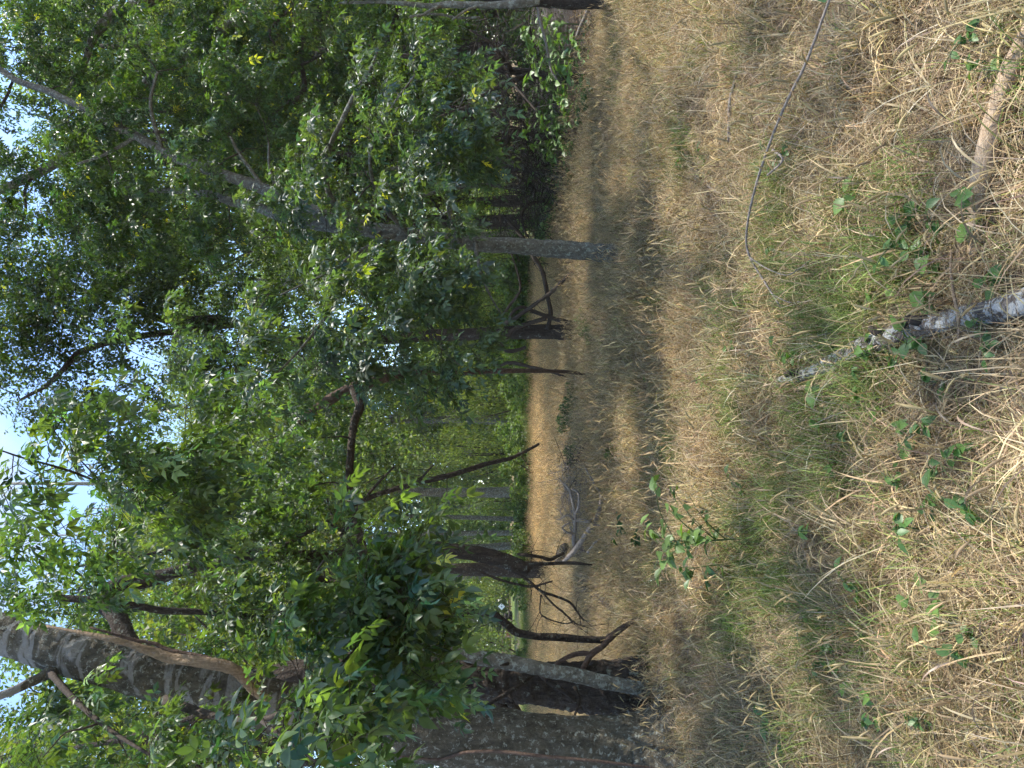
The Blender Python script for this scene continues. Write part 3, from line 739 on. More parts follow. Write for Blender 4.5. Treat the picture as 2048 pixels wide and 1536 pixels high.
dress(ct, *skeleton((T_ct[0][32:], T_ct[1][32:]), L_c1), [
    ball(330, 560, 13.5, (1.6, 1.2, 1.5), 40), ball(180, 640, 13, (1.3, 1.2, 1.2), 30), ball(100, 520, 13.4, (1.4, 1.2, 1.2), 28), ball(520, 560, 14, (1.6, 1.2, 1.3), 30), ball(680, 760, 14, (1.3, 1, 1.3), 20), ball(830, 640, 14.4, (1.5, 1, 1), 20), ball(450, 760, 13.5, (1.0, 1, 1.2), 18), ball(60, 730, 12.8, (.9, .9, .8), 16), ball(-120, 600, 13, (2, 1.5, 1.2), 26), ball(250, 560, 13, (1.0, 1, 1.0), 14), ball(250, 760, 13, (1.0, 1, 1.0), 14), ball(130, 820, 12.6, (.9, .9, .8), 12), ball(380, 640, 13.6, (1.2, 1, 1.0), 14), ball(100, 620, 13, (1.1, 1, .9), 16), ball(10, 650, 13, (1.2, 1, .7), 14), ball(930, 600, 14.2, (1.2, .8, .5), 10), ball(640, 480, 14.5, (1.5, 1, 1.2), 16),
], (5, 8, .48, 1.08), temps=OAK_T, base=(0.056, 0.085, 0.024), yellow=.006, rmax=.03, dens=1.25)

# ------------------------------------------------------------------ big tree beyond the right edge with a heavy limb across the canopy
b4 = np.array([8.3, 11.6, 0.0]); b4[2] = gh(*b4[:2])
bt = thing('overhanging_tree', 'big tree whose heavy grey limb crosses the canopy from the top edge of the photo', 'tree', b4)
p0, r0 = px([(570, -4, 11.6, 36)])
pts = np.vstack([b4 + [0, 0, -.1], b4 + [-.05, 0, 1.2], b4 + [-.25, 0, 3.0], b4 + [-.8, .0, 4.3], at(596, -80, 11.6)])
T_bt = limb(bt, 'trunk', (pts, np.array([.36, .29, .25, .22, .17])), M_BARK_PALE, 18, 7, 0.1, (.3, .5, 4))
L_b1 = limb(bt, 'limb', [(596, -80, 11.6, 40), (572, -4, 11.6, 35), (554, 10, 11.6, 33), (513, 27, 11.6, 31), (478, 44, 11.6, 29), (410, 90, 11.5, 27), (342, 126, 11.5, 25), (308, 157, 11.5, 24), (256, 205, 11.4, 23), (180, 260, 11.3, 21), (120, 318, 11.2, 19), (68, 350, 11.1, 17), (0, 381, 11, 15), (-100, 430, 11, 11), (-260, 480, 11, 7)], M_BARK_PALE, 12, 6)
L_b2 = limb(bt, 'limb', [(420, -60, 11.4, 34), (330, -20, 11.2, 30), (267, 14, 11, 27), (232, 27, 11, 25), (212, 44, 11, 21), (191, 68, 11, 17), (178, 96, 11, 14), (164, 140, 11, 10), (120, 200, 11, 6)], M_BARK_PALE, 12, 6)
L_b0 = limb(bt, 'limb', [(640, -130, 11.6, 30), (520, -90, 11.4, 34), (420, -60, 11.4, 34)], M_BARK_PALE, 10, 6)
L_b3 = limb(bt, 'limb', [(562, -2, 11.4, 12), (581, 20, 11.3, 11), (598, 51, 11.2, 10), (602, 96, 11.1, 10), (605, 137, 11, 10), (608, 178, 11, 11), (588, 202, 11, 13), (560, 214, 11, 14), (547, 235, 11, 12), (556, 263, 11, 11), (598, 284, 11, 11), (649, 301, 11, 10), (702, 311, 11, 9), (747, 325, 11, 5)], M_BARK_DARK, 9, 6, .14)
L_dapple = limb(bt, 'limb', (np.array([b4 + [-.3, -.1, 3.4], [6.9, 9.6, 5.6], [5.6, 7.4, 7.2], [4.0, 5.6, 8.0], [2.2, 4.4, 8.4], [.4, 3.8, 8.5]]), np.array([.07, .06, .05, .04, .028, .012])), M_BARK_PALE, 10, 6)  # added limb, out of view overhead, carrying leaves that dapple the near grass
bb = [[(585, 25, 11.3, 8), (590, 10, 11.1, 7), (540, 60, 10.8, 6), (550, 90, 10.7, 4)],
      [(560, 214, 11, 9), (575, 190, 10.9, 7), (590, 140, 10.8, 6), (640, 110, 10.7, 5), (690, 60, 10.7, 3)],
      [(547, 235, 11, 8), (500, 240, 10.8, 6), (440, 280, 10.7, 4)],
      [(68, 350, 11.1, 8), (50, 380, 11, 6), (50, 430, 10.9, 5), (20, 490, 10.8, 3)],
      [(0, 215, 10.5, 6), (15, 190, 10.5, 6), (25, 165, 10.6, 4)]]
bbl = [limb(bt, 'branch', s, M_BARK_DARK, 7, 5, .1) for s in bb]
dress(bt, *skeleton(L_b1, L_b2, L_b3, L_dapple, *bbl), [
    (np.array([4.6, 6.4, 8.2]), np.array([1, 0.9, .5]), 10), (np.array([3, 4.6, 8.6]), np.array([1.1, 0.9, .5]), 11), (np.array([1.2, 4, 8.7]), np.array([1, 0.9, .5]), 9), (np.array([2, 5.9, 8.8]), np.array([0.9, 0.7, .5]), 7), (np.array([3.6, 3, 8.5]), np.array([0.9, 0.9, .5]), 7), (np.array([-0.4, 4.6, 8.7]), np.array([0.9, 0.9, .5]), 7), (np.array([0.8, 2.4, 8.4]), np.array([0.9, 0.7, .5]), 6), (np.array([5.2, 4.6, 8.2]), np.array([0.8, 0.8, .5]), 6),  # added unseen clumps on the overhead limb, placed to break up the foreground sun
    ball(480, 80, 11.2, (1.1, 1, 1.0), 22), ball(330, 60, 11, (1.1, 1, 1), 22), ball(180, 80, 11, (1.1, 1, 1), 24), ball(60, 60, 10.8, (1.0, 1, .9), 20), ball(400, 200, 11, (1.1, 1, 1), 22), ball(250, 380, 11, (1.2, 1, 1), 24), ball(90, 470, 10.8, (1.3, 1, 1), 26), ball(550, 200, 10.8, (.9, .9, .8), 16), ball(620, 80, 11, (.9, .8, .8), 14), ball(220, 500, 11.5, (1.1, 1, 1), 18), ball(-60, 300, 11, (1.8, 1.2, .9), 26), ball(-160, 480, 11, (1.8, 1.2, .9), 18), ball(700, 150, 11.4, (.9, .8, .8), 10), ball(420, 420, 12, (1.2, 1, 1), 14),
], (5, 8, .46, .85), temps=TOP_T, base=(0.046, 0.077, 0.026), yellow=.012, rmax=.03, dens=1.05)

# ------------------------------------------------------------------ trunk at the right edge
b5 = gnd(1226, -16)
re = thing('edge_tree', 'grey trunk running along the top edge of the sideways photo with bare branches', 'tree', b5)
e = float(b5[1])
T_re = limb(re, 'trunk', [(1232, -17, e, 76), (1200, -16, e, 62), (1100, -14, e, 52), (1040, -12, e, 46), (980, -16, e, 36), (860, -30, e, 30), (700, -60, e, 24), (500, -80, e, 16), (300, -100, e, 9)], M_BARK_DARK, 16, 7, .12, (.2, .4, 4))
limb(re, 'limb', [(1075, -2, e - .15, 26), (1040, 6, e - .2, 18), (1000, 10, e - .2, 14), (950, 10, e - .2, 13), (900, 9, e - .2, 13), (860, 12, e - .2, 11), (820, 8, e - .2, 9), (760, 4, e - .2, 7), (680, 6, e - .2, 5)], M_BARK_PALE, 9, 6)
for s in ([(884, 10, e - .2, 8), (862, 20, e - .3, 7), (845, 30, e - .3, 6), (820, 34, e - .4, 4)], [(955, 12, e - .2, 7), (930, 22, e - .3, 6), (905, 40, e - .4, 4)], [(960, 34, e - .1, 4), (920, 36, e - .1, 5), (870, 28, e - .2, 5), (820, 32, e - .2, 3)]):
    limb(re, 'branch', s, M_BARK_PALE, 6, 5)
dress(re, *skeleton((T_re[0][25:], T_re[1][25:])), [ball(740, 20, e, (.9, .8, .9), 16), ball(620, -20, e, (1, .8, .9), 14), ball(850, 50, e + .4, (.5, .5, .5), 8), ball(520, -60, e, (1, 1, .8), 12)], (4, 8, .42, .9), temps=TOP_T, base=(0.055, 0.088, 0.028))

# ------------------------------------------------------------------ brushy trees along the right side, bare dark lower branches
def tangle(root, c, r, n, L=(.5, 1.4), rad=.006, mat=M_TWIG):
    g = Geo()
    P = in_ball(n, c, r)
    for p in P:
        d = norm(rng.normal(size=3) * np.array([1, 1, .7])); l = rng.uniform(*L)
        k = rng.normal(0, .16 * l, (4, 3))
        pts = np.array([p - d * l * .5, p - d * l * .18 + k[0], p + d * l * .18 + k[1], p + d * l * .5 + k[2] + [0, 0, -.1 * l]])
        rr = rad * rng.uniform(.5, 1.5)
        tube(g, pts, [rr, rr * .9, rr * .65, rr * .25], 4, 3)
    o = g.obj('twigs', mat, root); o['kind'] = 'stuff'

brushes = [
    ('twisted reddish brown trunk with bare lower branches behind the bright weeds', [(1150, 158, 13, 22), (1091, 152, 13, 18), (1056, 145, 13, 17), (1009, 141, 13, 15), (958, 133, 13, 12), (900, 120, 13, 13), (780, 110, 13, 10), (640, 100, 13, 7)],
     [[(1062, 147, 13, 12), (1040, 156, 12.8, 12), (1017, 166, 12.6, 11), (974, 186, 12.5, 9), (930, 215, 12.4, 6)], [(1022, 138, 12.9, 10), (1005, 118, 12.6, 8), (980, 85, 12.4, 6), (940, 60, 12.3, 4)], [(1015, 150, 12.9, 8), (1030, 172, 12.5, 6), (1055, 200, 12.2, 5), (1075, 225, 12.0, 3)], [(1080, 150, 13, 8), (1075, 118, 12.7, 6), (1060, 60, 12.4, 5), (1058, 30, 12.3, 3)]],
     (1000, 130), [(820, 110, 13.2, (1.1, .9, 1.1), 22), (700, 180, 13.4, (1.2, .9, 1.2), 20), (900, 200, 13.3, (1, .8, .6), 12)]),
    ('thin dark leaning trunk behind the middle of the bright weed row', [(1130, 285, 14, 13), (1086, 273, 14, 12), (1052, 264, 14, 11), (1021, 256, 14, 10), (960, 250, 14, 9), (850, 260, 14, 7), (700, 280, 14, 5)],
     [[(1060, 265, 14, 6), (1040, 240, 13.7, 5), (1010, 220, 13.5, 3)], [(1030, 258, 14, 6), (1010, 290, 13.6, 5), (985, 320, 13.4, 3)]], (1030, 250), [(800, 270, 14.2, (1.1, .9, 1.1), 18), (660, 300, 14.4, (1.1, .9, 1.1), 16), (950, 290, 14.2, (.9, .8, .5), 10)]),
    ('smooth grey trunk leaning among the dark stems behind the weeds', [(1135, 357, 14.5, 16), (1106, 349, 14.5, 15), (1075, 341, 14.5, 14), (1041, 332, 14.5, 13), (980, 318, 14.5, 11), (850, 330, 14.5, 9), (700, 350, 14.5, 6)],
     [[(1050, 336, 14.4, 6), (1068, 350, 14.2, 5), (1090, 372, 14, 3)], [(1000, 322, 14.5, 7), (960, 350, 14.2, 5), (920, 370, 14, 3)]], (1040, 330), [(780, 380, 14.6, (1.1, .9, 1.1), 16), (620, 380, 14.8, (1.2, 1, 1.1), 16), (930, 380, 14.6, (1, .8, .5), 10)]),
    ('dark upright trunk with looping stems between the smooth grey trunk and the slim pale tree', [(1125, 383, 15, 13), (1092, 379, 15, 11), (1050, 376, 15, 10), (1017, 373, 15, 9), (940, 372, 15, 8), (800, 400, 15, 6), (700, 420, 15, 4)],
     [[(1090, 400, 14.9, 6), (1085, 403, 14.9, 6), (1061, 407, 14.8, 6), (1044, 427, 14.6, 6), (1048, 458, 14.4, 5), (1060, 480, 14.3, 3)], [(1070, 378, 15, 6), (1050, 362, 14.8, 5), (1030, 350, 14.7, 3)], [(1006, 430, 14.6, 5), (1025, 452, 14.5, 7), (1048, 478, 14.4, 7), (1066, 508, 14.3, 5)]], (1040, 400), [(820, 450, 15.2, (1.1, .9, 1.0), 15), (930, 470, 15.2, (1, .8, .5), 10), (680, 470, 15.4, (1.1, .9, 1.1), 14)]),
]
for lab, tr, brn, tc_, balls in brushes:
    p, r = px(tr); base = p[0].copy(); base[2] = gh(*base[:2]); p[0][2] = base[2] - .03
    t_ = thing('brush_tree', lab, 'tree', base, 'brushy trees along the right side')
    a = limb(t_, 'trunk', (p, r), M_BARK_DARK if 'reddish' in lab else (M_BARK_SLIM if 'grey' in lab else M_TWIG), 10, 6, .14)
    bs = [limb(t_, 'branch', s, M_TWIG, 6, 5, .15) for s in brn]
    fine_twigs(t_, bs + [(a[0][:30], a[1][:30])], 16, (.3, 1.0), .006)
    d_ = tr[0][2]
    tangle(t_, at(tc_[0], tc_[1], d_ + .2), (1.1, 1.0, .65), 150)
    dress(t_, *skeleton((a[0][18:], a[1][18:]), *bs), [ball(*b) for b in balls], (5, 7, .45, 1.0), temps=OAK_T, base=LIT, yellow=.006)

# ------------------------------------------------------------------ background trees
def bg_mesh(rad, n, clumps, size, base, seed, elong=1.0):
    r = np.random.default_rng(seed)
    C = norm(r.normal(size=(clumps, 3))) * r.random((clumps, 1)) ** .45
    C[:, 2] *= elong
    C = C * rad
    cr = rad * r.uniform(.16, .34, clumps)
    k = r.integers(0, clumps, n)
    D = norm(r.normal(size=(n, 3)))
    pos = C[k] + D * cr[k][:, None] * (r.random((n, 1)) ** .35)
    fwd = norm(r.normal(size=(n, 3)) + np.array([0, 0, -.5]))
    up = norm(D + np.array([0, 0, .8]) + r.normal(0, .5, (n, 3)))
    tone = np.exp(r.normal(0, .22, clumps))[k][:, None]
    tint = np.asarray(base)[None] * tone * np.exp(r.normal(0, .25, (n, 1))) * np.array([1, 1, 1]) * (1 + r.normal(0, .12, (n, 1)) * np.array([1, .3, -.6]))
    temps = [leaflet(size, size * .55, .5, .4, 0), leaflet(size, size * .7, .2, .7, 0)]
    g = Geo()
    B = frames(fwd, up) * r.uniform(.6, 1.25, n)[:, None, None]
    pk = r.integers(0, 2, n)
    for q, (tv, tt) in enumerate(temps):
        s = pk == q
        v = np.einsum('nij,vj->nvi', B[s], tv) + pos[s][:, None]
        g.add(v.reshape(-1, 3), tris=(tt[None] + (np.arange(s.sum()) * 4)[:, None, None]).reshape(-1, 3), tint=np.repeat(np.clip(tint[s], .01, .5), 4, 0))
    return g.mesh('crown', M_FAR)

CROWN = [bg_mesh(1.0, 5200, 60, .055, (0.12, 0.16, 0.05), 101, .9), bg_mesh(1.0, 5000, 50, .06, (0.10, 0.145, 0.05), 102, 1.1),
         bg_mesh(1.0, 5600, 64, .05, (0.15, 0.18, 0.05), 103, .8), bg_mesh(1.0, 4800, 48, .06, (0.11, 0.15, 0.055), 104, 1.2)]
SHRUB = [bg_mesh(1.0, 2600, 26, .11, (0.105, 0.15, 0.045), 111, .7), bg_mesh(1.0, 2600, 22, .12, (0.12, 0.165, 0.045), 112, .8), bg_mesh(1.0, 2200, 20, .14, (0.07, 0.11, 0.038), 113, .7)]

def bg_tree(x, y, h, crowns, rad, lab, grp, mat=M_BARK_PALE, lean=0, name='background_tree'):
    """A whole tree away from the camera: trunk, limbs, and crowns (offset, radius, mesh)."""
    z = float(gh(x, y))
    t_ = thing(name, lab, 'tree', (x, y, z), grp)
    top = np.array([x + lean * h, y, z + h])
    p = np.array([[x, y, z - .05], [x + lean * h * .12 + rng.normal(0, .05), y, z + h * .2], [x + lean * h * .45 + rng.normal(0, .12), y, z + h * .5], top])
    g = Geo(); tube(g, p, [rad * 1.3, rad, rad * .75, rad * .3], 9, 5, .12)
    for ox, oy, oz, cr, k in crowns:
        c = np.array([x + lean * h + ox, y + oy, z + oz])
        s = p[1] * .4 + p[2] * .6
        mid = (s + c) / 2 + rng.normal(0, .25, 3)
        tube(g, np.array([s, mid, c]), [rad * .5, rad * .35, rad * .12], 6, 4, .1)
        for _ in range(5):
            e_ = c + norm(rng.normal(size=3)) * cr * .8
            tube(g, np.array([mid, (mid + e_) / 2 + rng.normal(0, .15 * cr, 3), e_]), [rad * .22, rad * .14, rad * .04], 4, 3)
    g.obj('trunk', mat, t_)
    for ox, oy, oz, cr, k in crowns:
        o = bpy.data.objects.new('crown', CROWN[k % 4]); COL.objects.link(o)
        o.parent = t_; o.location = (lean * h + ox, oy, oz); o.scale = (cr * rng.uniform(.9, 1.15), cr * rng.uniform(.9, 1.1), cr * rng.uniform(.8, 1.05))
        o.rotation_euler = (rng.uniform(-.2, .2), rng.uniform(-.2, .2), rng.uniform(0, 6.28))
    return t_

def X(y, d): return (768 - y) / F * d
G1 = 'trees beyond the sunlit field'
def std(h, r, ks, low=.45):
    """Crown offsets for a broad tree of height h and crown radius r."""
    out = []
    n = len(ks)
    for i, k in enumerate(ks):
        a = i * 2.4
        f = i / max(1, n - 1)
        out.append((math.cos(a) * r * .55 * (1 - .5 * f), math.sin(a) * r * .5, h * (low + (1 - low) * f), r * (.75 - .2 * f), k))
    return out
specs = [
    (985, 39, 15, 4.4, .19, 'tall grey trunked tree across the field, behind the slanting dead branch', .02),
    (1040, 40, 13, 3.4, .09, 'thin curved grey tree across the field, next to the tall grey trunk', .03),
    (1066, 37, 14, 3.6, .1, 'straight thin grey trunk across the field beside the arching dark limb', 0),
    (1090, 44, 12, 3.6, .14, 'leaning grey trunk half hidden by the arching dark limb across the field', -.05),
    (840, 42, 12, 4.2, .26, 'stout brown trunked tree at the far field edge under bright yellow green crown', 0),
    (740, 41, 14, 4.8, .25, 'broad tree across the field between the dark centre trunk and reddish hanging stem', 0),
    (560, 40, 13, 4.6, .2, 'far tree seen between the slim pale trunk and the looping black branches', 0),
    (580, 46, 15, 5.2, .2, 'taller far tree further back behind the looping black branches', .02),
    (470, 38, 13, 4.6, .22, 'far green tree hidden behind the slim pale trunk', 0),
    (905, 52, 17, 5.6, .3, 'pale sunlit far tree rising behind the yellow green crown', 0),
    (1010, 60, 19, 6.0, .3, 'hazy tall far tree rising behind the grey trunks across the field', 0),
    (1150, 62, 18, 5.6, .3, 'hazy far tree behind the arching dark limb', 0),
    (1260, 86, 19, 7.0, .3, 'far tree standing behind the red bin', 0),
    (1360, 84, 18, 7.0, .3, 'far tree behind the dark brown trunk', 0),
    (1470, 80, 18, 7.0, .3, 'far tree seen in the narrow gap between the two thickest trunks', 0),
    (880, 58, 16, 6.5, .3, 'big far tree showing above the yellow green young trees', 0),
    (770, 62, 17, 7.0, .3, 'big far tree showing high behind the reddish hanging stem', 0),
    (1190, 92, 21, 7.0, .3, 'far tree standing just behind the white diamond sign', 0),
]
for i, (y, d, h, r, tr, lab, ln) in enumerate(specs):
    d = (30.5, 31.5, 31, 32)[i] if i < 4 else d + 4 if d < 50 else d
    h *= 1.5; r *= 1.12
    ks = [i % 4, (i + 1) % 4, i % 4, (i + 2) % 4, (i + 1) % 4]
    if i in (4,): ks = [2, 2, 2, 2, 2]
    bg_tree(X(y, d), d, h, std(h * (.75 if i < 4 else 1), r * (.8 if i < 4 else 1), ks, .5 if i < 4 else .12 if d < 70 else .17), tr, lab, G1, lean=ln)
G2 = 'trees behind the brushy right side'
for i, (y, d, h, r, lab) in enumerate([(440, 21, 11, 3.4, 'sunlit green tree behind the slim pale trunk'), (330, 20, 12, 3.4, 'sunlit tree behind the smooth grey trunk'), (220, 19, 12, 3.3, 'bright green tree behind the thin dark trunk'), (100, 18, 11.5, 3.2, 'bright green tree behind the twisted reddish trunk'),
                             (20, 20, 13, 3.6, 'green tree behind the trunk on the top edge of the photo'), (270, 27, 15, 4.6, 'tall tree further back behind the heap of brown twigs'), (90, 27, 16, 4.6, 'tallest tree further back behind the twisted reddish trunk'), (400, 30, 16, 4.6, 'tall tree further back, beyond the slim pale trunk'), (-60, 24, 15, 4.4, 'dense tree further back at the very top edge of the photo')]):
    bg_tree(X(y, d), d, h, std(h, r, [(i + 2) % 4, i % 4, 2, (i + 1) % 4, 0], .32), .2, lab, G2, M_BARK_DARK)
G3 = 'trees left of the clearing'
for i, (xx, yy, h, r, lab) in enumerate([(-7.5, 15, 12, 3.6, 'green tree glimpsed beyond the leaning grey trunk at the bottom left of the photo'), (-5.5, 21, 13, 3.8, 'sunlit tree seen under the arch of the dark limb'), (-11, 26, 15, 4.6, 'tall tree further back behind the leaning grey trunk')]):
    bg_tree(xx, yy, h, std(h, r, [(i + 2) % 4, i % 4, 2, (i + 1) % 4, 0], .55), .2, lab, G3, M_BARK_DARK)
# the wood beyond everything, one mass
fw = Geo()
far = []
for i in range(46):
    a = -1.1 + 2.2 * i / 45
    rr = rng.uniform(96, 118)
    far.append((rr * math.sin(a), rr * math.cos(a), rng.uniform(5, 8), rng.uniform(7, 11)))
def far_woods():
    n = 60000
    A = np.array(far); k = rng.integers(0, len(A), n)
    D = norm(rng.normal(size=(n, 3)))
    pos = A[k][:, :3] + D * A[k][:, 3:4] * np.array([1, .6, 1]) * rng.random((n, 1)) ** .3
    pos[:, 2] = np.abs(pos[:, 2])
    tn = np.exp(rng.normal(0, .18, len(A)))[k][:, None]
    g = Geo()
    stamp(g, [leaflet(.9, .7, .4, .4, 0)], pos, norm(rng.normal(size=(n, 3))), norm(D + [0, 0, .7]), rng.uniform(.6, 1.3, n), np.array([0.10, 0.14, 0.05]) * tn * np.exp(rng.normal(0, .2, (n, 1))))
    o = g.obj('far_woods', M_FAR, smooth=False)
    tag(o, 'far belt of green woodland closing the view beyond the fields', 'woodland', kind='stuff')
far_woods()

# shrubs on the field edge and in the brush
def shrub(x, y, r, k, lab, grp, hz=.8, mesh=None, name='shrub', cat='shrub'):
    z = float(gh(x, y))
    t_ = thing(name, lab, cat, (x, y, z), grp)
    g = Geo()
    for _ in range(5):
        e_ = np.array([x, y, z + r * .8 * hz]) + rng.normal(0, .4 * r, 3)
        tube(g, np.array([[x, y, z - .03], [(x + e_[0]) / 2, (y + e_[1]) / 2, z + r * .3], e_]), [.03 * r, .022 * r, .008 * r], 5, 3)
    g.obj('stem', M_TWIG, t_)
    o = bpy.data.objects.new('foliage', mesh or SHRUB[k % 3]); COL.objects.link(o); o['kind'] = 'stuff'
    o.parent = t_; o.location = (0, 0, r * hz * .62); o.scale = (r, r * .9, r * hz); o.rotation_euler = (0, 0, rng.uniform(0, 6.28))
G4 = 'low shrubs along the far field edge'
for y, d, r, k, lab in [(1345, 33, .9, 1, 'low bright shrub on the field edge behind the dark brown trunk'), (1290, 34, .42, 1, 'low pale green shrub on the field edge under the hanging black limb'), (1215, 34, .45, 0, 'low green shrub on the field edge below the white sign'), (1165, 33, 1.0, 1, 'bright leafy shrub on the field edge behind the drooping twigs'), (1110, 31, .9, 0, 'green shrub at the foot of the far leaning grey trunk'),
                        (1020, 35, 1.0, 0, 'green shrub between the far thin grey trunks'), (960, 33, 1.1, 1, 'yellow green shrub at the foot of the tall far grey trunk'), (905, 34, 1.1, 1, 'pale green shrub below the slanting dead branch'), (870, 36, 1.3, 0, 'leafy shrub at the foot of the stout brown trunk'), (800, 34, 1.2, 1, 'bright green shrub between the stout brown far trunk and reddish hanging stem'), (760, 32, 1.1, 0, 'bright shrub directly behind the reddish hanging stem on the field edge'), (720, 34, 1.3, 1, 'bright shrub between the reddish hanging stem and the dark trunk'),
                        (690, 33, 1.1, 1, 'bright leafy shrub across the field right behind the dark centre trunk'), (620, 33, 1.2, 0, 'green shrub seen through the looping black branches'), (575, 32, 1.2, 1, 'light green shrub under the looping black branches'), (530, 31, 1.3, 0, 'green shrub across the field close beside the slim pale trunk')]:
    q_ = d - 4.2 + rng.uniform(-.8, .8); shrub(X(y, q_), q_, r * rng.uniform(.85, 1.35), k, lab, G4)
G7 = 'young trees along the far field edge'
for y, d, r, k, hz_, lab in [(905, 38, 2.3, 2, 1.75, 'bright yellow green young tree across the field behind the slanting dead branch'), (800, 37, 2.2, 2, 1.5, 'bright yellow green young tree beside the stout brown far trunk'), (720, 38, 2.4, 0, 1.5, 'green young tree across the field behind the reddish hanging stem'), (630, 37, 2.0, 2, 1.5, 'yellow green young tree across the field behind the dark centre trunk'),
                             (560, 37, 2.2, 0, 1.4, 'green young tree seen over the looping black branches'), (1005, 39, 1.9, 0, 1.5, 'small young tree between the far grey trunks'), (1140, 39, 2.1, 2, 1.3, 'green young tree across the field behind the drooping end of the dark limb'), (1330, 40, 2.4, 0, 1.3, 'green young tree across the field behind the pale leaning stem')]:
    shrub(X(y, d), d, r, k, lab, G7, hz_, CROWN[k], 'young_tree', 'tree')
G5 = 'shrubs in the brush on the right'
for y, d, r, k, lab in [(470, 19, .9, 1, 'bright shrub at the brush edge close behind the slim pale trunk'), (430, 18, .8, 2, 'small shrub in front of the dark upright stems'), (310, 19, 1.3, 0, 'shrub behind the smooth grey trunk'), (200, 18, 1.3, 0, 'shrub behind the dead brush'), (90, 17, 1.2, 2, 'shrub behind the twisted reddish trunk'), (35, 16.5, 1.5, 1, 'sunlit shrub beside the trunk on the top edge of the photo'), (-10, 18, 1.8, 0, 'tall shrub close behind the trunk on the top edge of the photo')]:
    shrub(X(y, d), d, r, k, lab, G5)
G6 = 'small dark plants at the edge of the shade'
for xg, y, r, k, lab in [(1245, 905, .17, 2, 'dark green leafy bush in the dry grass below the brush pile'), (1165, 905, .20, 2, 'dark green bush at the twiggy end of the brush pile'), (1150, 830, .22, 2, 'dark leafy plant on the shaded field line'), (1160, 790, .2, 2, 'small dark plant near the foot of the reddish hanging stem'), (1195, 665, .17, 0, 'pale leafy plant at the foot of the dark trunk'), (1172, 640, .16, 0, 'leafy sprout on the looping black branch foot')]:
    p = gnd(xg, y); shrub(p[0], p[1], r * p[1] / 9.5, k, lab, G6, 1.0)

# ------------------------------------------------------------------ far small things beyond the field
z_ = plain('red_plastic', (0.30, 0.06, 0.045), .5); z2 = plain('white_sign', (0.72, 0.74, 0.78), .5); z3 = plain('sign_mark', (0.2, 0.22, 0.26)); z4 = plain('weathered_boards', (0.16, 0.11, 0.075), .8, (0.24, 0.17, 0.11)); z5 = plain('dark_lid', (0.45, 0.4, 0.36))
def box(g, c, s, rz=0, tint=(1, 1, 1)):
    x, y, z = np.array(s) / 2
    V = np.array([[a * x, b * y, k * z] for k in (-1, 1) for a, b in ((-1, -1), (1, -1), (1, 1), (-1, 1))])
    cs, sn = math.cos(rz), math.sin(rz)
    V = V @ np.array([[cs, sn, 0], [-sn, cs, 0], [0, 0, 1]]) + c
    g.add(V, [[0, 3, 2, 1], [4, 5, 6, 7], [0, 1, 5, 4], [1, 2, 6, 5], [2, 3, 7, 6], [3, 0, 4, 7]], tint=tint)
d = 74.0
p = np.array([X(1266, d), d, 0.0])
rb = thing('red_bin', 'small red bin standing far off beyond the sunlit field', 'bin', p)
g = Geo(); n = 14
for (za, ra), (zb, rb_) in zip([(0, .26), (.03, .30), (.62, .36)], [(.03, .30), (.62, .36), (.66, .37)]):
    a = np.linspace(0, 2 * math.pi, n, endpoint=False)
    V = np.vstack([np.stack([ra * np.cos(a), ra * np.sin(a), 0 * a + za], 1), np.stack([rb_ * np.cos(a), rb_ * np.sin(a), 0 * a + zb], 1)]) + p
    i = np.arange(n); g.add(V, np.stack([i, (i + 1) % n, n + (i + 1) % n, n + i], 1))
g.obj('body', z_, rb)
g = Geo(); tube(g, np.array([p + [0, 0, .66], p + [0, 0, .70], p + [0, 0, .74]]), [.38, .36, .2], 14, 2); g.obj('lid', z5, rb)
p = np.array([X(1213, d), d, 0.0])
sg = thing('diamond_sign', 'white diamond shaped sign on a post far beyond the field', 'sign', p)
g = Geo(); box(g, p + [0, .05, .55], (.07, .07, 1.1)); g.obj('post', z4, sg)
g = Geo(); k = .36
V = np.array([[0, -.0, -k], [k, 0, 0], [0, 0, k], [-k, 0, 0]]); V = np.vstack([V + [0, -.02, 0], V + [0, .01, 0]]) + p + [0, 0, 1.12]
g.add(V, [[0, 1, 2, 3], [7, 6, 5, 4], [0, 4, 5, 1], [1, 5, 6, 2], [2, 6, 7, 3], [3, 7, 4, 0]]); g.obj('panel', z2, sg, smooth=False)
g = Geo(); box(g, p + [0, -.026, 1.12], (.16, .008, .16)); g.obj('mark', z3, sg, smooth=False)
p = np.array([X(1234, d), d, 0.0])
wp = thing('wood_heap', 'dark heap of stacked wood between the white diamond sign and red bin', 'woodpile', p)
for i in range(4):
    for j in range(4 - i // 2):
        g = Geo(); c = p + [-.4 + j * .26 + (i % 2) * .1, 0, .12 + i * .2]; tube(g, np.array([c + [0, -.4, 0], c, c + [0, .4, 0]]), [.11, .115, .1], 8, 2, .1); g.obj('log', M_TWIG, wp)
fp = thing('rail_fence', 'brown rail fence far off in the gap between the two thickest trunks', 'fence', (X(1400, 70), 70, 0))
for i in range(9):
    x = X(1400, 70) - 5 + i * 1.6
    g = Geo(); box(g, (x, 70, .6), (.12, .12, 1.2)); g.obj('post', z4, fp, smooth=False)
for k in (.35, .7, 1.05):
    for i in range(8):
        x = X(1400, 70) - 4.2 + i * 1.6
        g = Geo(); box(g, (x, 69.92, k + rng.normal(0, .012)), (1.58, .035, .11)); g.obj('rail', z4, fp, smooth=False)

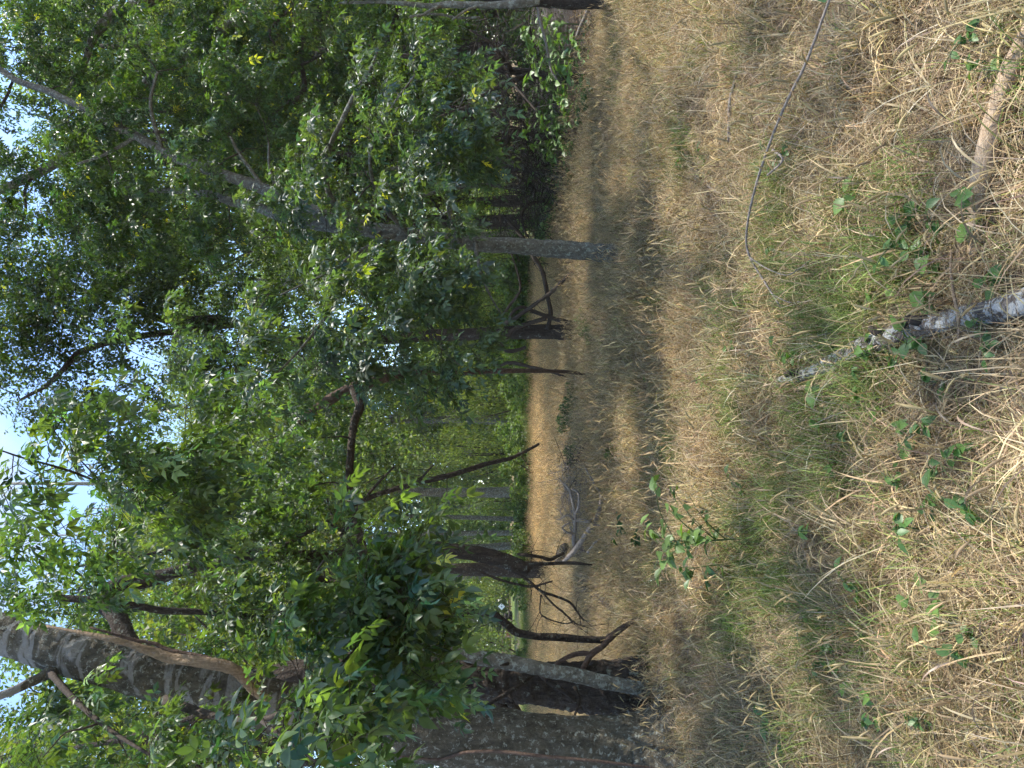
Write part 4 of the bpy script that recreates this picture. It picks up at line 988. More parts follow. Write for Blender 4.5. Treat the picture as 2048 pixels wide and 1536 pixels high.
# ------------------------------------------------------------------ logs and sticks on the ground
def on_ground(path, lift=0.0):
    """[(x, y, width px)] along the ground -> points, radii."""
    P, R = [], []
    for x, y, w in path:
        p = gnd(x, y); r = w / 2 * p[1] / F; p = p.copy(); p[2] += r * .75 + lift; P.append(p); R.append(r)
    return np.array(P), np.array(R)
lg = thing('fallen_log', 'weathered fallen log with white lichen and peeling bark in the middle of the grass', 'log', gnd(1720, 705))
P, R = on_ground([(1560, 763, 14), (1578, 760, 21), (1600, 752, 23), (1640, 740, 28), (1690, 717, 33), (1750, 688, 37), (1800, 672, 38), (1860, 652, 40), (1930, 636, 43), (2000, 622, 48), (2080, 605, 53), (2150, 590, 55)], .03)
tb = limb(lg, 'trunk', (P, R), M_LOG, 22, 12, .22)
for x, y, dx in ((1608, 745, -4), (1796, 664, 5), (1870, 640, 3)):
    p = gnd(x, y); p = p + [0, 0, .11]
    g = Geo(); tube(g, np.array([p + [0, 0, -.05], p, p + [.012 * dx * .3, .01, .025]]), [.022, .018, .012], 8, 3, .2); g.obj('knot', M_TWIG, lg)
P2, R2 = on_ground([(1590, 766, 10), (1640, 757, 14), (1680, 742, 12), (1712, 728, 6)], .035)
limb(lg, 'bark_flap', (P2 + [-.03, -.02, .0], R2), M_BARE, 8, 6, .2)

l2 = thing('bare_log', 'straight smooth tan log without bark lying near the top right corner of the photo', 'log', gnd(1995, 300))
P, R = on_ground([(2090, 40, 38), (2040, 160, 40), (2010, 260, 40), (1985, 350, 38), (1965, 430, 34), (1950, 510, 22)], .025)
limb(l2, 'trunk', (P, R), M_BARE, 16, 8, .12)

sk = thing('bent_stalk', 'long thin bent grey stalk arching over the grass from the top edge of the photo', 'stalk', gnd(1515, 540))
def lifted(path):
    P, R = [], []
    for x, y, w, h in path:
        r_ = FV + (x - 1024) / F * DV + (768 - y) / F * RV
        p = CAM + r_ * ((h - CAM[2]) / r_[2]); P.append(p); R.append(w / 2 * p[1] / F)
    return np.array(P), np.array(R)
limb(sk, 'stem', lifted([(1672, -40, 5.5, 0.37), (1655, 10, 5.5, 0.35), (1610, 130, 6.2, 0.32), (1575, 200, 6.2, 0.30), (1540, 285, 5.5, 0.27), (1512, 370, 5.5, 0.25), (1496, 440, 4.7, 0.23), (1493, 490, 4.7, 0.20), (1505, 525, 3.9, 0.17), (1530, 565, 4.7, 0.13), (1560, 612, 3.1, 0.10)]), M_DEAD, 7, 6, .12)
for s in ([(1500, 515, 3.1, 0.18), (1530, 535, 3.1, 0.15), (1570, 550, 2.3, 0.14), (1595, 540, 2.3, 0.13), (1620, 520, 1.6, 0.12)], [(1530, 566, 3.1, 0.13), (1548, 590, 2.3, 0.12), (1580, 605, 2.3, 0.11), (1600, 603, 1.6, 0.10)], [(1545, 300, 6.2, 0.27), (1565, 320, 4.7, 0.25), (1535, 350, 4.7, 0.24)]):
    limb(sk, 'twig', lifted(s), M_DEAD, 5, 5)
lb = Geo()
v, t = leaflet(.11, .07, .25, .4, 2)
def leaf_at(g, p, fwd, up, s, tint, tmpl=None):
    vv, tt = tmpl or (v, t)
    B = frames(np.array([fwd], float), np.array([up], float))[0] * s
    g.add(vv @ B.T + p, tris=tt, tint=tint)
g = Geo(); leaf_at(g, lifted([(1650, 6, 1, .29)])[0][0], (.8, .1, .1), (-.2, -1, .6), 1.0, (0.055, 0.11, 0.03)); g.obj('leaf', M_WEED, sk)

GS = 'dead sticks lying in the grass'
def stick(path, lab, mat=M_DEAD, lift=.02, name='dead_stick', forks=()):
    P, R = on_ground(path, lift)
    t_ = thing(name, lab, 'stick', P[0], GS)
    limb(t_, 'stem', (P, R), mat, 8, 6, .15)
    for f in forks:
        a, b = on_ground(f, lift + .02); limb(t_, 'fork', (a, b), mat, 6, 5, .15)
stick([(1480, 150, 5), (1470, 200, 8), (1468, 255, 8), (1466, 285, 5)], 'short straight tan stick in the grass close to the bent grey stalk', lift=.05)
stick([(1362, 160, 4), (1370, 180, 7), (1374, 230, 8), (1376, 290, 5)], 'grey stick half buried in grass between the bent stalk and the weed row')
stick([(1950, 500, 3), (1948, 540, 5), (1955, 590, 6), (1966, 640, 6), (1968, 690, 3)], 'thin tan stick crossing over the white lichen log', M_VINE, .11)
stick([(1548, 330, 4), (1570, 350, 8), (1590, 310, 8), (1625, 240, 5)], 'broken stick tangled below the bent stalk')
stick([(1240, 1230, 8), (1222, 1205, 18), (1200, 1188, 20), (1182, 1172, 14)], 'short thick brown log under the drooping twigs', M_BARK_DARK, .05, 'log_piece')
stick([(1190, 1095, 18), (1175, 1100, 20), (1160, 1105, 18)], 'stubby rotten log beside the brush pile', M_RED, .04, 'log_piece')
stick([(1140, 1120, 16), (1150, 1106, 20), (1158, 1094, 18)], 'broken hollow log end on top of the brush pile', M_BARK_DARK, .2, 'log_piece')
stick([(1285, 1440, 5), (1320, 1370, 9), (1330, 1300, 6), (1335, 1240, 3)], 'grey branch lying at the foot of the leaning trunk', M_DEAD, .03)

# brush pile
bp = thing('brush_pile', 'pile of pale dead branches at the edge of the sunlit field', 'brush pile', gnd(1185, 1040))
main = [[(1160, 1092, 9.9, 9), (1148, 1088, 9.8, 9), (1150, 1055, 9.8, 8), (1150, 1032, 9.8, 8), (1145, 1001, 9.8, 6), (1137, 977, 9.8, 5), (1120, 960, 9.8, 3)],
        [(1150, 1030, 9.8, 6), (1157, 1015, 9.7, 6), (1158, 997, 9.7, 5), (1155, 984, 9.7, 4), (1143, 978, 9.7, 3)],
        [(1126, 1124, 9.8, 7), (1148, 1102, 9.7, 10), (1176, 1063, 9.6, 11), (1195, 1032, 9.6, 10), (1203, 993, 9.6, 8), (1190, 970, 9.6, 5), (1170, 935, 9.6, 3)],
        [(1176, 1063, 9.6, 6), (1188, 1050, 9.5, 5), (1200, 1050, 9.5, 4)],
        [(1150, 1068, 9.8, 6), (1135, 1065, 9.7, 5), (1125, 1055, 9.7, 4), (1140, 1045, 9.7, 3)],
        [(1148, 1040, 9.8, 5), (1135, 1030, 9.7, 4), (1118, 1040, 9.7, 2)],
        [(1186, 1040, 9.6, 7), (1178, 1043, 9.5, 7), (1160, 1040, 9.5, 6), (1148, 1042, 9.5, 4)],
        [(1175, 1105, 9.6, 5), (1190, 1085, 9.5, 4), (1200, 1078, 9.5, 2)]]
for s in main: limb(bp, 'branch', s, M_DEAD, 8, 5, .15)
def brush_twigs(root, c, r, n, mat, L=(.3, .9), rad=.004):
    g = Geo()
    P = in_ball(n, c, r)
    P[:, 2] = np.maximum(P[:, 2], .05)
    for p in P:
        d_ = norm(rng.normal(size=3) * np.array([1, 1, .55])); l = rng.uniform(*L)
        a, b = p - d_ * l / 2, p + d_ * l / 2
        a[2] = max(a[2], .01); b[2] = max(b[2], .01)
        mm = (a + b) / 2 + rng.normal(0, .08 * l, 3)
        rr = rad * rng.uniform(.4, 1.4)
        tube(g, np.array([a, mm, b]), [rr, rr * .8, rr * .3], 4, 3)
        if rng.random() < .5:
            c2 = mm + norm(d_ + rng.normal(0, .7, 3)) * l * .35; c2[2] = max(c2[2], .02)
            tube(g, np.array([mm, (mm + c2) / 2 + rng.normal(0, .02, 3), c2]), [rr * .6, rr * .5, rr * .2], 3, 2)
    o = g.obj('twigs', mat, root); o['kind'] = 'stuff'
brush_twigs(bp, gnd(1195, 985) + [0, .1, .28], (.75, .5, .3), 150, M_DEAD)
brush_twigs(bp, gnd(1195, 940) + [0, .2, .3], (.5, .5, .35), 60, M_TWIG)
b6 = thing('brush_pile', 'heap of dead brown twigs under the trees behind the bright weeds', 'brush pile', (X(250, 14.6), 14.6, 0))
brush_twigs(b6, np.array([X(250, 14.8), 14.9, .55]), (1.5, .8, .6), 260, M_DEAD, (.4, 1.2), .006)
b7 = thing('brush_pile', 'heap of dead sunlit twigs beside the trunk on the top edge of the photo', 'brush pile', (X(50, 13.4), 13.4, 0))
brush_twigs(b7, np.array([X(50, 13.5), 13.6, .5]), (1.0, .8, .55), 220, M_DEAD, (.4, 1.2), .006)
b8 = thing('brush_pile', 'heap of dead twigs between the grey and the dark upright stems', 'brush pile', (X(350, 16.4), 16.4, 0))
brush_twigs(b8, np.array([X(340, 16.5), 16.6, .5]), (1.2, .8, .5), 160, M_DEAD, (.4, 1.2), .006)
pl = thing('leaning_pole', 'pale bare pole slanting down into the bright weeds at the right', 'pole', at(1112, 150, 11.4))
limb(pl, 'stem', [(1076, 12, 11.0, 7), (1080, 40, 11.1, 7), (1092, 85, 11.2, 6), (1102, 137, 11.4, 5), (1118, 165, 11.5, 4)], M_DEAD, 7, 6, .1)
p3 = thing('leaning_pole', 'pale thin stick poking up through the bright weeds', 'pole', at(1160, 60, 10.9))
limb(p3, 'stem', [(1175, 22, 10.6, 8), (1160, 55, 10.8, 7), (1150, 80, 10.9, 5)], M_DEAD, 7, 5, .1)

# ------------------------------------------------------------------ leafy weeds
ONES = 'first second third fourth fifth sixth seventh eighth ninth tenth eleventh twelfth thirteenth fourteenth fifteenth sixteenth seventeenth eighteenth nineteenth'.split()
def nth(i):
    if i < 20: return ONES[i - 1]
    t = {2: 'twent', 3: 'thirt', 4: 'fort', 5: 'fift', 6: 'sixt'}[i // 10]
    return t + 'ieth' if i % 10 == 0 else t + 'y-' + ONES[i % 10 - 1]
def weed_proto(h, n, L, base, name, label, cat, group, seed, spread=.5, wide=.6, flowers=0):
    r = np.random.default_rng(seed)
    t_ = thing(name, label, cat, (0, 0, 0), group)
    g = Geo()
    P = np.array([[0, 0, -.02], [r.normal(0, .03 * h), r.normal(0, .03 * h), h * .5], [r.normal(0, .08 * h), r.normal(0, .08 * h), h]])
    Q, _ = tube(g, P, [.006 * h / .5, .005 * h / .5, .002], 6, 5, tint=(0.09, 0.12, 0.04))
    stems = [Q]
    for k in range(max(2, n // 5)):
        a = r.uniform(0, 6.28); b = Q[r.integers(2, len(Q) - 2)]; e_ = b + np.array([math.cos(a), math.sin(a), .8]) * spread * h * r.uniform(.4, .9)
        e_[2] = min(e_[2], h * 1.05)
        q_, _ = tube(g, np.array([b, (b + e_) / 2 + [0, 0, .05 * h], e_]), [.003, .0026, .0015], 5, 4, tint=(0.09, 0.12, 0.04)); stems.append(q_)
    g.obj('stem', M_WEED, t_)
    v_, tt_ = leaflet(1, wide, .25, .45, 2)
    for k in range(n):
        s = stems[r.integers(len(stems))]; b = s[r.integers(len(s) // 3, len(s))]
        a = r.uniform(0, 6.28)
        gg = Geo()
        leaf_at(gg, b, (math.cos(a), math.sin(a), r.uniform(-.5, .3)), (r.normal(0, .3), r.normal(0, .3), 1), L * r.uniform(.6, 1.15), np.asarray(base) * r.uniform(.75, 1.3), (v_, tt_))
        gg.obj('leaf', M_WEED, t_)
    for k in range(flowers):
        s = stems[r.integers(len(stems))]; c = s[-1] + r.normal(0, .012, 3)
        gg = Geo()
        for _ in range(9):
            leaf_at(gg, c + r.normal(0, .006, 3), r.normal(size=3), r.normal(size=3), .006, (0.7, 0.72, 0.62), (v_, tt_))
        gg.obj('flower', M_WEED, t_)
    return t_
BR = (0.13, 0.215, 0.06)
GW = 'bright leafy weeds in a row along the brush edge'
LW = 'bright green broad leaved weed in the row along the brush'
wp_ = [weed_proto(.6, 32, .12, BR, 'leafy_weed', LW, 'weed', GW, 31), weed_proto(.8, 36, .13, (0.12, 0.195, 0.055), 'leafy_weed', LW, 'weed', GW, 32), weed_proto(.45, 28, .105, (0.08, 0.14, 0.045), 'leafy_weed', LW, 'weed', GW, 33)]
spots = []
for y, x, k in [(60, 1195, 2), (80, 1178, 1), (95, 1200, 0), (115, 1190, 1), (135, 1180, 1), (150, 1195, 0), (168, 1175, 1), (185, 1190, 2), (205, 1178, 0), (222, 1168, 1), (240, 1180, 2), (258, 1162, 1), (275, 1170, 0), (290, 1158, 1), (300, 1172, 2), (320, 1155, 0), (340, 1150, 1), (355, 1158, 2), (375, 1140, 0), (395, 1142, 1), (410, 1130, 0), (430, 1124, 1), (445, 1130, 0), (150, 1160, 1), (120, 1165, 1), (230, 1150, 1), (270, 1145, 0), (330, 1138, 1), (210, 1200, 2), (175, 1207, 2), (70, 1160, 1), (100, 1172, 1), (140, 1150, 1), (190, 1160, 1), (225, 1180, 0), (250, 1170, 1), (300, 1145, 1), (350, 1140, 0), (385, 1128, 1), (420, 1115, 1), (85, 1150, 1), (110, 1142, 1), (135, 1135, 0), (160, 1138, 1), (185, 1142, 1), (215, 1138, 0), (245, 1138, 1), (280, 1132, 1), (315, 1130, 0), (365, 1122, 1), (400, 1112, 1), (50, 1170, 1)]:
    spots.append((x, y, k))
seen = set()
for i_, (x, y, k) in enumerate(sorted(spots, key=lambda a: (a[1], a[0]))):
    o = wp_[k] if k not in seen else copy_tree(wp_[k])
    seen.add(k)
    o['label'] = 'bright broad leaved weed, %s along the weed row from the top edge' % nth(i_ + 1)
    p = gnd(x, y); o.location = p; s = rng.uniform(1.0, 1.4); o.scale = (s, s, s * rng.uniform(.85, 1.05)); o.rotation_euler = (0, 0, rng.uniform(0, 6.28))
# the tall weed in the middle of the grass
tw_ = weed_proto(.60, 80, .10, (0.105, 0.165, 0.045), 'tall_weed', 'tall green leafy weed with tiny white flowers in the dry grass', 'weed', None, 41, .7, .66, 6)
tw_.location = gnd(1498, 1075); tw_.rotation_euler = (0, 0, 1.1)
t2_ = weed_proto(.36, 24, .09, (0.06, 0.12, 0.036), 'tall_weed', 'shorter green weed just beside the foot of the tall flowering weed', 'weed', None, 43, .5, .62, 2)
t2_.location = gnd(1470, 1132)
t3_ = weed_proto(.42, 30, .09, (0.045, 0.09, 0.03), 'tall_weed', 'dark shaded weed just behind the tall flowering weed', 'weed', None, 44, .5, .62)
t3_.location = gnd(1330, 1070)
GD = 'small green seedlings scattered in the dry grass'
LS = 'small green broad leaved seedling in the dry foreground grass'
sp_ = [weed_proto(.10, 8, .06, (0.10, 0.19, 0.045), 'seedling', LS, 'seedling', GD, 51, .8, .7), weed_proto(.14, 10, .055, (0.075, 0.15, 0.04), 'seedling', LS, 'seedling', GD, 52, .8, .6), weed_proto(.08, 7, .07, (0.12, 0.21, 0.05), 'seedling', LS, 'seedling', GD, 53, .8, .75)]
sd_ = [(1560, 290), (1600, 320), (1720, 400), (1840, 430), (1830, 500), (1870, 565), (1850, 510), (1920, 440), (1980, 430), (2010, 560), (1990, 90), (2010, 120), (1770, 705), (1740, 745), (1850, 620), (1860, 700), (1830, 720), (1760, 800), (1600, 715), (1590, 695), (1640, 790), (1650, 850), (1700, 870), (1500, 590), (1490, 700), (1890, 870), (1850, 880), (1960, 900), (1930, 940), (1690, 960), (1900, 1000), (1870, 1060), (1940, 1250), (1985, 1270), (1960, 1290), (1860, 1180), (1690, 1290), (1680, 1340), (1720, 1355), (1560, 1420), (1540, 1490), (1580, 1450), (1600, 1500), (1800, 1440), (1810, 1420), (1890, 1440), (1650, 1060), (1400, 880), (1420, 760), (1500, 960), (1640, 1230), (1470, 1190), (1760, 1170), (1340, 300), (1380, 320), (1430, 310), (1310, 760), (1980, 640), (2020, 700), (1900, 760), (1830, 960), (2000, 1000), (1780, 580), (1570, 500)]
seen = set()
marks = [((1720, 705), 'white lichen log'), ((1990, 320), 'smooth tan log'), ((1510, 480), 'bent grey stalk'), ((1480, 1075), 'tall flowering weed'), ((1390, 1480), 'foot of the leaning grey trunk'), ((2000, 1480), 'bottom right corner of the photo'), ((2010, 950), 'middle of the photo right edge'), ((1240, 505), 'foot of the slim pale tree')]
near_ = {}
for i, (x, y) in enumerate(sd_):
    dd = [math.hypot(x - a[0][0], y - a[0][1]) for a in marks]; j = int(np.argmin(dd)); near_.setdefault(j, []).append((dd[j], i))
names_ = {}
for j, v_ in near_.items():
    for q_, (_, i) in enumerate(sorted(v_)): names_[i] = 'small green seedling, %s nearest to the %s' % (nth(q_ + 1), marks[j][1])
for i, (x, y) in enumerate(sd_):
    k = i % 3
    o = sp_[k] if k not in seen else copy_tree(sp_[k]); seen.add(k)
    o['label'] = names_[i]
    o.location = gnd(x, y) + np.array([0, 0, .03]); s = rng.uniform(.6, 1.1); o.scale = (s, s, s); o.rotation_euler = (rng.normal(0, .1), rng.normal(0, .1), rng.uniform(0, 6.28))

# ------------------------------------------------------------------ grass
SRC = bpy.data.collections.new('grass_sources')

def blade(g, r, p, L, w, lean, curl, tint, seg=5, az=None, twist=0.5):
    az = r.uniform(0, 6.28) if az is None else az
    t = np.linspace(0, 1, seg + 1)
    ang = lean + curl * t ** 1.4
    ds = L / seg
    hz = np.concatenate([[0], np.cumsum(np.sin(ang[1:]) * ds)]); vt = np.concatenate([[0], np.cumsum(np.cos(ang[1:]) * ds)])
    c, s = math.cos(az), math.sin(az)
    P = np.stack([c * hz, s * hz, vt], 1) + p
    ww = w * np.clip((1 - t ** 1.7) * 1.05, .05, 1) * np.clip(.45 + t * 2.2, 0, 1) / 2
    tw = twist * t + r.uniform(-.5, .5)
    sd = np.stack([-s * np.cos(tw), c * np.cos(tw), np.sin(tw)], 1)
    V = np.empty((2 * (seg + 1), 3)); V[0::2] = P - sd * ww[:, None]; V[1::2] = P + sd * ww[:, None]
    i = np.arange(seg) * 2
    g.add(V, np.stack([i, i + 1, i + 3, i + 2], 1), tint=tint)
    return P
def straw_tint(r):
    k = r.random()
    if k < .52: b = np.array([0.40, 0.32, 0.195])
    elif k < .78: b = np.array([0.26, 0.20, 0.12])
    elif k < .9: b = np.array([0.50, 0.435, 0.31])
    elif k < .96: b = np.array([0.24, 0.24, 0.09])
    else: b = np.array([0.29, 0.205, 0.155])
    if r.random() < .16: b = np.array([0.125, 0.09, 0.055])
    return b * r.uniform(.65, 1.2)
def green_tint(r):
    return np.array([[0.14, 0.195, 0.04], [0.19, 0.24, 0.055], [0.10, 0.15, 0.034]][r.integers(3)]) * r.uniform(.75, 1.25)
def head(g, r, P, L=.075):
    """Bristly foxtail seed head on the end of a stem."""
    d = norm(P[-1] - P[-2]); e_ = P[-1]; pts = np.array([e_, e_ + d * L * .5, e_ + d * L + [0, 0, -.012]])
    c = np.array([0.36, 0.275, 0.14]) * r.uniform(.8, 1.15)
    tube(g, pts, [.0022, .0042, .0012], 5, 3, tint=c)
    n = 26
    tt = r.random(n)
    b = e_ + d * L * tt[:, None]
    o = norm(np.cross(d, r.normal(size=(n, 3)))) * .011 + d * .008
    q = norm(np.cross(o, d)) * .0007
    V = np.stack([b - q, b + q, b + o], 1).reshape(-1, 3)
    g.add(V, tris=np.arange(n * 3).reshape(-1, 3), tint=c * 1.15)
def make_src(kind, seed):
    r = np.random.default_rng(seed); g = Geo()
    if kind == 'thatch':
        for _ in range(46):
            L = r.uniform(.06, .24); a = r.uniform(0, 6.28); x, y = r.normal(0, .08, 2)
            blade(g, r, np.array([x, y, r.uniform(.0, .035)]), L, r.uniform(.0014, .0038), 1.5 + r.normal(0, .12), r.normal(0, .25), straw_tint(r), 3, a)
    elif kind == 'dry':
        for _ in range(20):
            x, y = r.normal(0, .055, 2)
            blade(g, r, np.array([x, y, 0]), r.uniform(.10, .28), r.uniform(.0025, .0068), abs(r.normal(.35, .3)), r.uniform(.5, 2.7), straw_tint(r), 5, None, r.uniform(-1.2, 1.2))
        for _ in range(5):
            x, y = r.normal(0, .06, 2)
            blade(g, r, np.array([x, y, 0]), r.uniform(.12, .34), .0022, abs(r.normal(.25, .25)), r.uniform(0, .7), straw_tint(r), 3)
    elif kind == 'foxtail':
        for _ in range(4):
            x, y = r.normal(0, .06, 2)
            P = blade(g, r, np.array([x, y, 0]), r.uniform(.28, .46), .0022, abs(r.normal(.18, .12)), r.uniform(.1, .8), straw_tint(r) * .8, 5)
            head(g, r, P, r.uniform(.05, .085))
        for _ in range(9):
            x, y = r.normal(0, .06, 2)
            blade(g, r, np.array([x, y, 0]), r.uniform(.12, .3), r.uniform(.004, .008), abs(r.normal(.3, .25)), r.uniform(.6, 2.3), straw_tint(r), 5, None, r.uniform(-1, 1))
    elif kind == 'green':
        for _ in range(44):
            x, y = r.normal(0, .06, 2)
            blade(g, r, np.array([x, y, 0]), r.uniform(.10, .28), r.uniform(.002, .0045), abs(r.normal(.4, .3)), r.uniform(.3, 1.6), green_tint(r), 4)
    elif kind == 'litter':
        for _ in range(10):
            a = r.uniform(0, 6.28); x, y = r.normal(0, .12, 2); l = r.uniform(.1, .35)
            p = np.array([x, y, r.uniform(.01, .05)]); d_ = np.array([math.cos(a), math.sin(a), r.normal(0, .2)])
            tube(g, np.array([p, p + d_ * l * .5 + r.normal(0, .01, 3), p + d_ * l]), [.004, .0035, .0015], 4, 2, tint=np.array([0.22, 0.17, 0.13]) * r.uniform(.6, 1.4))
        for _ in range(22):
            x, y = r.normal(0, .14, 2)
            leaf_at(g, np.array([x, y, r.uniform(.005, .04)]), r.normal(size=3) * [1, 1, .2], [r.normal(0, .4), r.normal(0, .4), 1], r.uniform(.05, .11), np.array([0.20, 0.135, 0.085]) * r.uniform(.6, 1.5), LEAF1)
    o = bpy.data.objects.new(kind + '_%d' % seed, g.mesh(kind, M_GRASS, smooth=True))
    return o
LEAF1 = leaflet(1, .5, .3, .6, 1)
kinds = ['thatch'] * 4 + ['dry'] * 6 + ['foxtail'] * 4 + ['green'] * 3 + ['litter'] * 3
src = [make_src(k, 200 + i) for i, k in enumerate(kinds)]
for i, o in enumerate(src):
    o.name = 'source_%02d' % i; SRC.objects.link(o)
IDX = {k: [i for i, q in enumerate(kinds) if q == k] for k in set(kinds)}

def gn_group():
    ng = bpy.data.node_groups.new('scatter', 'GeometryNodeTree')
    ng.interface.new_socket('Geometry', in_out='INPUT', socket_type='NodeSocketGeometry')
    ng.interface.new_socket('Geometry', in_out='OUTPUT', socket_type='NodeSocketGeometry')
    N, Lk = ng.nodes, ng.links
    i_, o_ = N.new('NodeGroupInput'), N.new('NodeGroupOutput')
    ci = N.new('GeometryNodeCollectionInfo'); ci.inputs['Collection'].default_value = SRC; ci.inputs['Separate Children'].default_value = True; ci.inputs['Reset Children'].default_value = True
    ip = N.new('GeometryNodeInstanceOnPoints'); ip.inputs['Pick Instance'].default_value = True
    def attr(nm, ty):
        a = N.new('GeometryNodeInputNamedAttribute'); a.data_type = ty; a.inputs['Name'].default_value = nm; return a.outputs['Attribute']
    er = N.new('FunctionNodeEulerToRotation')
    Lk.new(attr('rot', 'FLOAT_VECTOR'), er.inputs[0])
    Lk.new(i_.outputs[0], ip.inputs['Points']); Lk.new(ci.outputs[0], ip.inputs['Instance'])
    Lk.new(attr('idx', 'INT'), ip.inputs['Instance Index']); Lk.new(er.outputs[0], ip.inputs['Rotation']); Lk.new(attr('scl', 'FLOAT_VECTOR'), ip.inputs['Scale'])
    Lk.new(ip.outputs[0], o_.inputs[0])
    return ng
NG = gn_group()
def scatter(name, label, pts, idx, rot, scl, tone):
    me = bpy.data.meshes.new(name); n = len(pts)
    me.vertices.add(n); me.vertices.foreach_set('co', pts.astype(np.float32).ravel())
    me.attributes.new('idx', 'INT', 'POINT').data.foreach_set('value', idx.astype(np.int32))
    me.attributes.new('rot', 'FLOAT_VECTOR', 'POINT').data.foreach_set('vector', rot.astype(np.float32).ravel())
    me.attributes.new('scl', 'FLOAT_VECTOR', 'POINT').data.foreach_set('vector', scl.astype(np.float32).ravel())
    me.attributes.new('tone', 'FLOAT_COLOR', 'POINT').data.foreach_set('color', np.concatenate([tone, np.ones((n, 1))], 1).astype(np.float32).ravel())
    o = bpy.data.objects.new(name, me); COL.objects.link(o)
    md = o.modifiers.new('scatter', 'NODES'); md.node_group = NG
    tag(o, label, 'grass', kind='stuff')
    return o

def area(y0, y1, dens, margin=1.0, k=.60):
    wmax = k * y1 + margin
    n = int((y1 - y0) * 2 * wmax * dens)
    x = rng.uniform(-wmax, wmax, n); y = rng.uniform(y0, y1, n)
    s = np.abs(x) < k * y + margin
    return np.stack([x[s], y[s]], 1)

def brushy(P):
    """True inside the brush on the right, where the meadow ends."""
    edge = np.interp(P[:, 1], [0, 9.5, 10.8, 12.5, 15, 18, 22, 40], [30, 9, 5.4, 4.7, 4.0, 3.9, 4.3, 6])
    return P[:, 0] > edge + .25 * np.sin(P[:, 1] * 2.3)

def vnoise(P, f, ph=0):
    x, y = P[:, 0] * f, P[:, 1] * f
    return (np.sin(x * 1.7 + 1.3 * np.sin(y * 1.1 + ph) + ph) + np.sin(y * 1.9 + 1.7 * np.sin(x * .8 - ph)) + np.sin((x + y) * 2.6 + ph * 2)) / 3

greens = [(1700, 600, .42), (1620, 590, .25), (1760, 520, .25), (1560, 470, .25), (1610, 800, .25), (1650, 950, .3), (1560, 1040, .35), (1490, 1170, .4), (1640, 1250, .28), (1500, 1010, .3), (1570, 1180, .3), (1660, 720, .2), (1480, 830, .25), (1820, 1400, .2), (1560, 330, .2), (1380, 270, .3), (1460, 610, .3), (1350, 900, .3), (1240, 90, .6), (1230, 180, .4)]
def greenness(P):
    f = np.zeros(len(P))
    for x, y, r in greens:
        c = gnd(x, y); f = np.maximum(f, np.exp(-((P[:, 0] - c[0]) ** 2 + (P[:, 1] - c[1]) ** 2) / (r * r) * 1.2))
    return np.clip(f + .18 * vnoise(P, 1.6, .5), 0, 1)

def lay(name, label, kind, P, smin, smax, keep=None, tilt=.12, tone=None, zs=1.0):
    if keep is not None: P = P[keep]
    n = len(P)
    if n == 0: return
    pts = np.column_stack([P, gh(P[:, 0], P[:, 1])])
    idx = rng.choice(IDX[kind], n)
    rot = np.column_stack([rng.normal(0, tilt, n), rng.normal(0, tilt, n), rng.uniform(0, 6.28, n)])
    s = rng.uniform(smin, smax, n); scl = np.column_stack([s, s, s * zs * rng.uniform(.8, 1.2, n)])
    tn = np.exp(rng.normal(0, .22, (n, 1))) * (1 + .18 * vnoise(P, .9, 2.0)[:, None]) * np.ones((n, 3)) * (1 + rng.normal(0, .04, (n, 3)))
    if tone is not None: tn = tn * np.asarray(tone)
    scatter(name, label, pts, idx, rot, scl, tn)

def field(ys, ds, y0=1.55, y1=34, margin=1.0, k=.60):
    n = int(max(ds) * (y1 - y0) * 2 * (k * y1 + margin))
    out = []
    for a, b in zip(np.linspace(y0, y1, 14)[:-1], np.linspace(y0, y1, 14)[1:]):
        dm = max(np.interp(np.linspace(a, b, 6), ys, ds))
        P = area(a, b, dm, margin, k)
        out.append(P[rng.random(len(P)) < np.interp(P[:, 1], ys, ds) / dm])
    return np.vstack(out)
TH_ = field([1.5, 4, 7, 10, 17, 34], [125, 100, 75, 50, 18, 5])
lay('dry_thatch', 'matted pale straw covering the ground of the clearing', 'thatch', TH_, .8, 1.35, ~brushy(TH_), .06, tone=(1.08, 1.04, .97))
D = field([1.5, 4, 7, 10, 17, 20], [66, 78, 90, 86, 66, 54], y1=19)
D4 = field([17, 20, 30], [20, 48, 44], y0=17, y1=30, margin=2.0)
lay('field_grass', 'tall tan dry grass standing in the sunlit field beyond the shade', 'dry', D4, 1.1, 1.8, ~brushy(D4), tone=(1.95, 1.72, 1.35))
kd = (rng.random(len(D)) > greenness(D) * .55) & ~brushy(D)
patch = .62 + .55 * vnoise(D, 1.1, 1.0) + .45 * vnoise(D, 3.1, 2.0)
kd &= (rng.random(len(D)) < np.clip(.12 + patch + np.clip((D[:, 1] - 6) / 6, 0, .6), 0, 1))
lay('dry_grass', 'curled tan dry grass filling the clearing and the sunlit field', 'dry', D, .8, 1.5, kd, tone=(1.13, 1.05, .91))
TF = field([17, 20, 31], [14, 26, 26], y0=17, y1=31, margin=2.0)
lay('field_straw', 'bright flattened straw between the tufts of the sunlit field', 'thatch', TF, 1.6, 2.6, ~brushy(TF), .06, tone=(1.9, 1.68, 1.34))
E = field([1.5, 5, 9, 17, 30], [13, 20, 34, 30, 18], y1=30)
lay('foxtail_grass', 'dry foxtail grass with bristly tan seed heads', 'foxtail', E, .75, 1.15, ~brushy(E))
H = np.vstack([area(1.55, 9, 150), area(9, 15, 45)])
lay('green_grass', 'patches of fine fresh green grass among the straw', 'green', H, .7, 1.3, (rng.random(len(H)) < greenness(H) ** 1.3 * np.clip(.95 + .9 * vnoise(H, 4.2, 2.2), .1, 1.3) + .035) & ~brushy(H))
Lb = area(9.5, 22, 26, 3.0)
lay('leaf_litter', 'brown dead leaves and twigs littering the ground under the brush', 'litter', Lb, .8, 1.5, brushy(Lb))
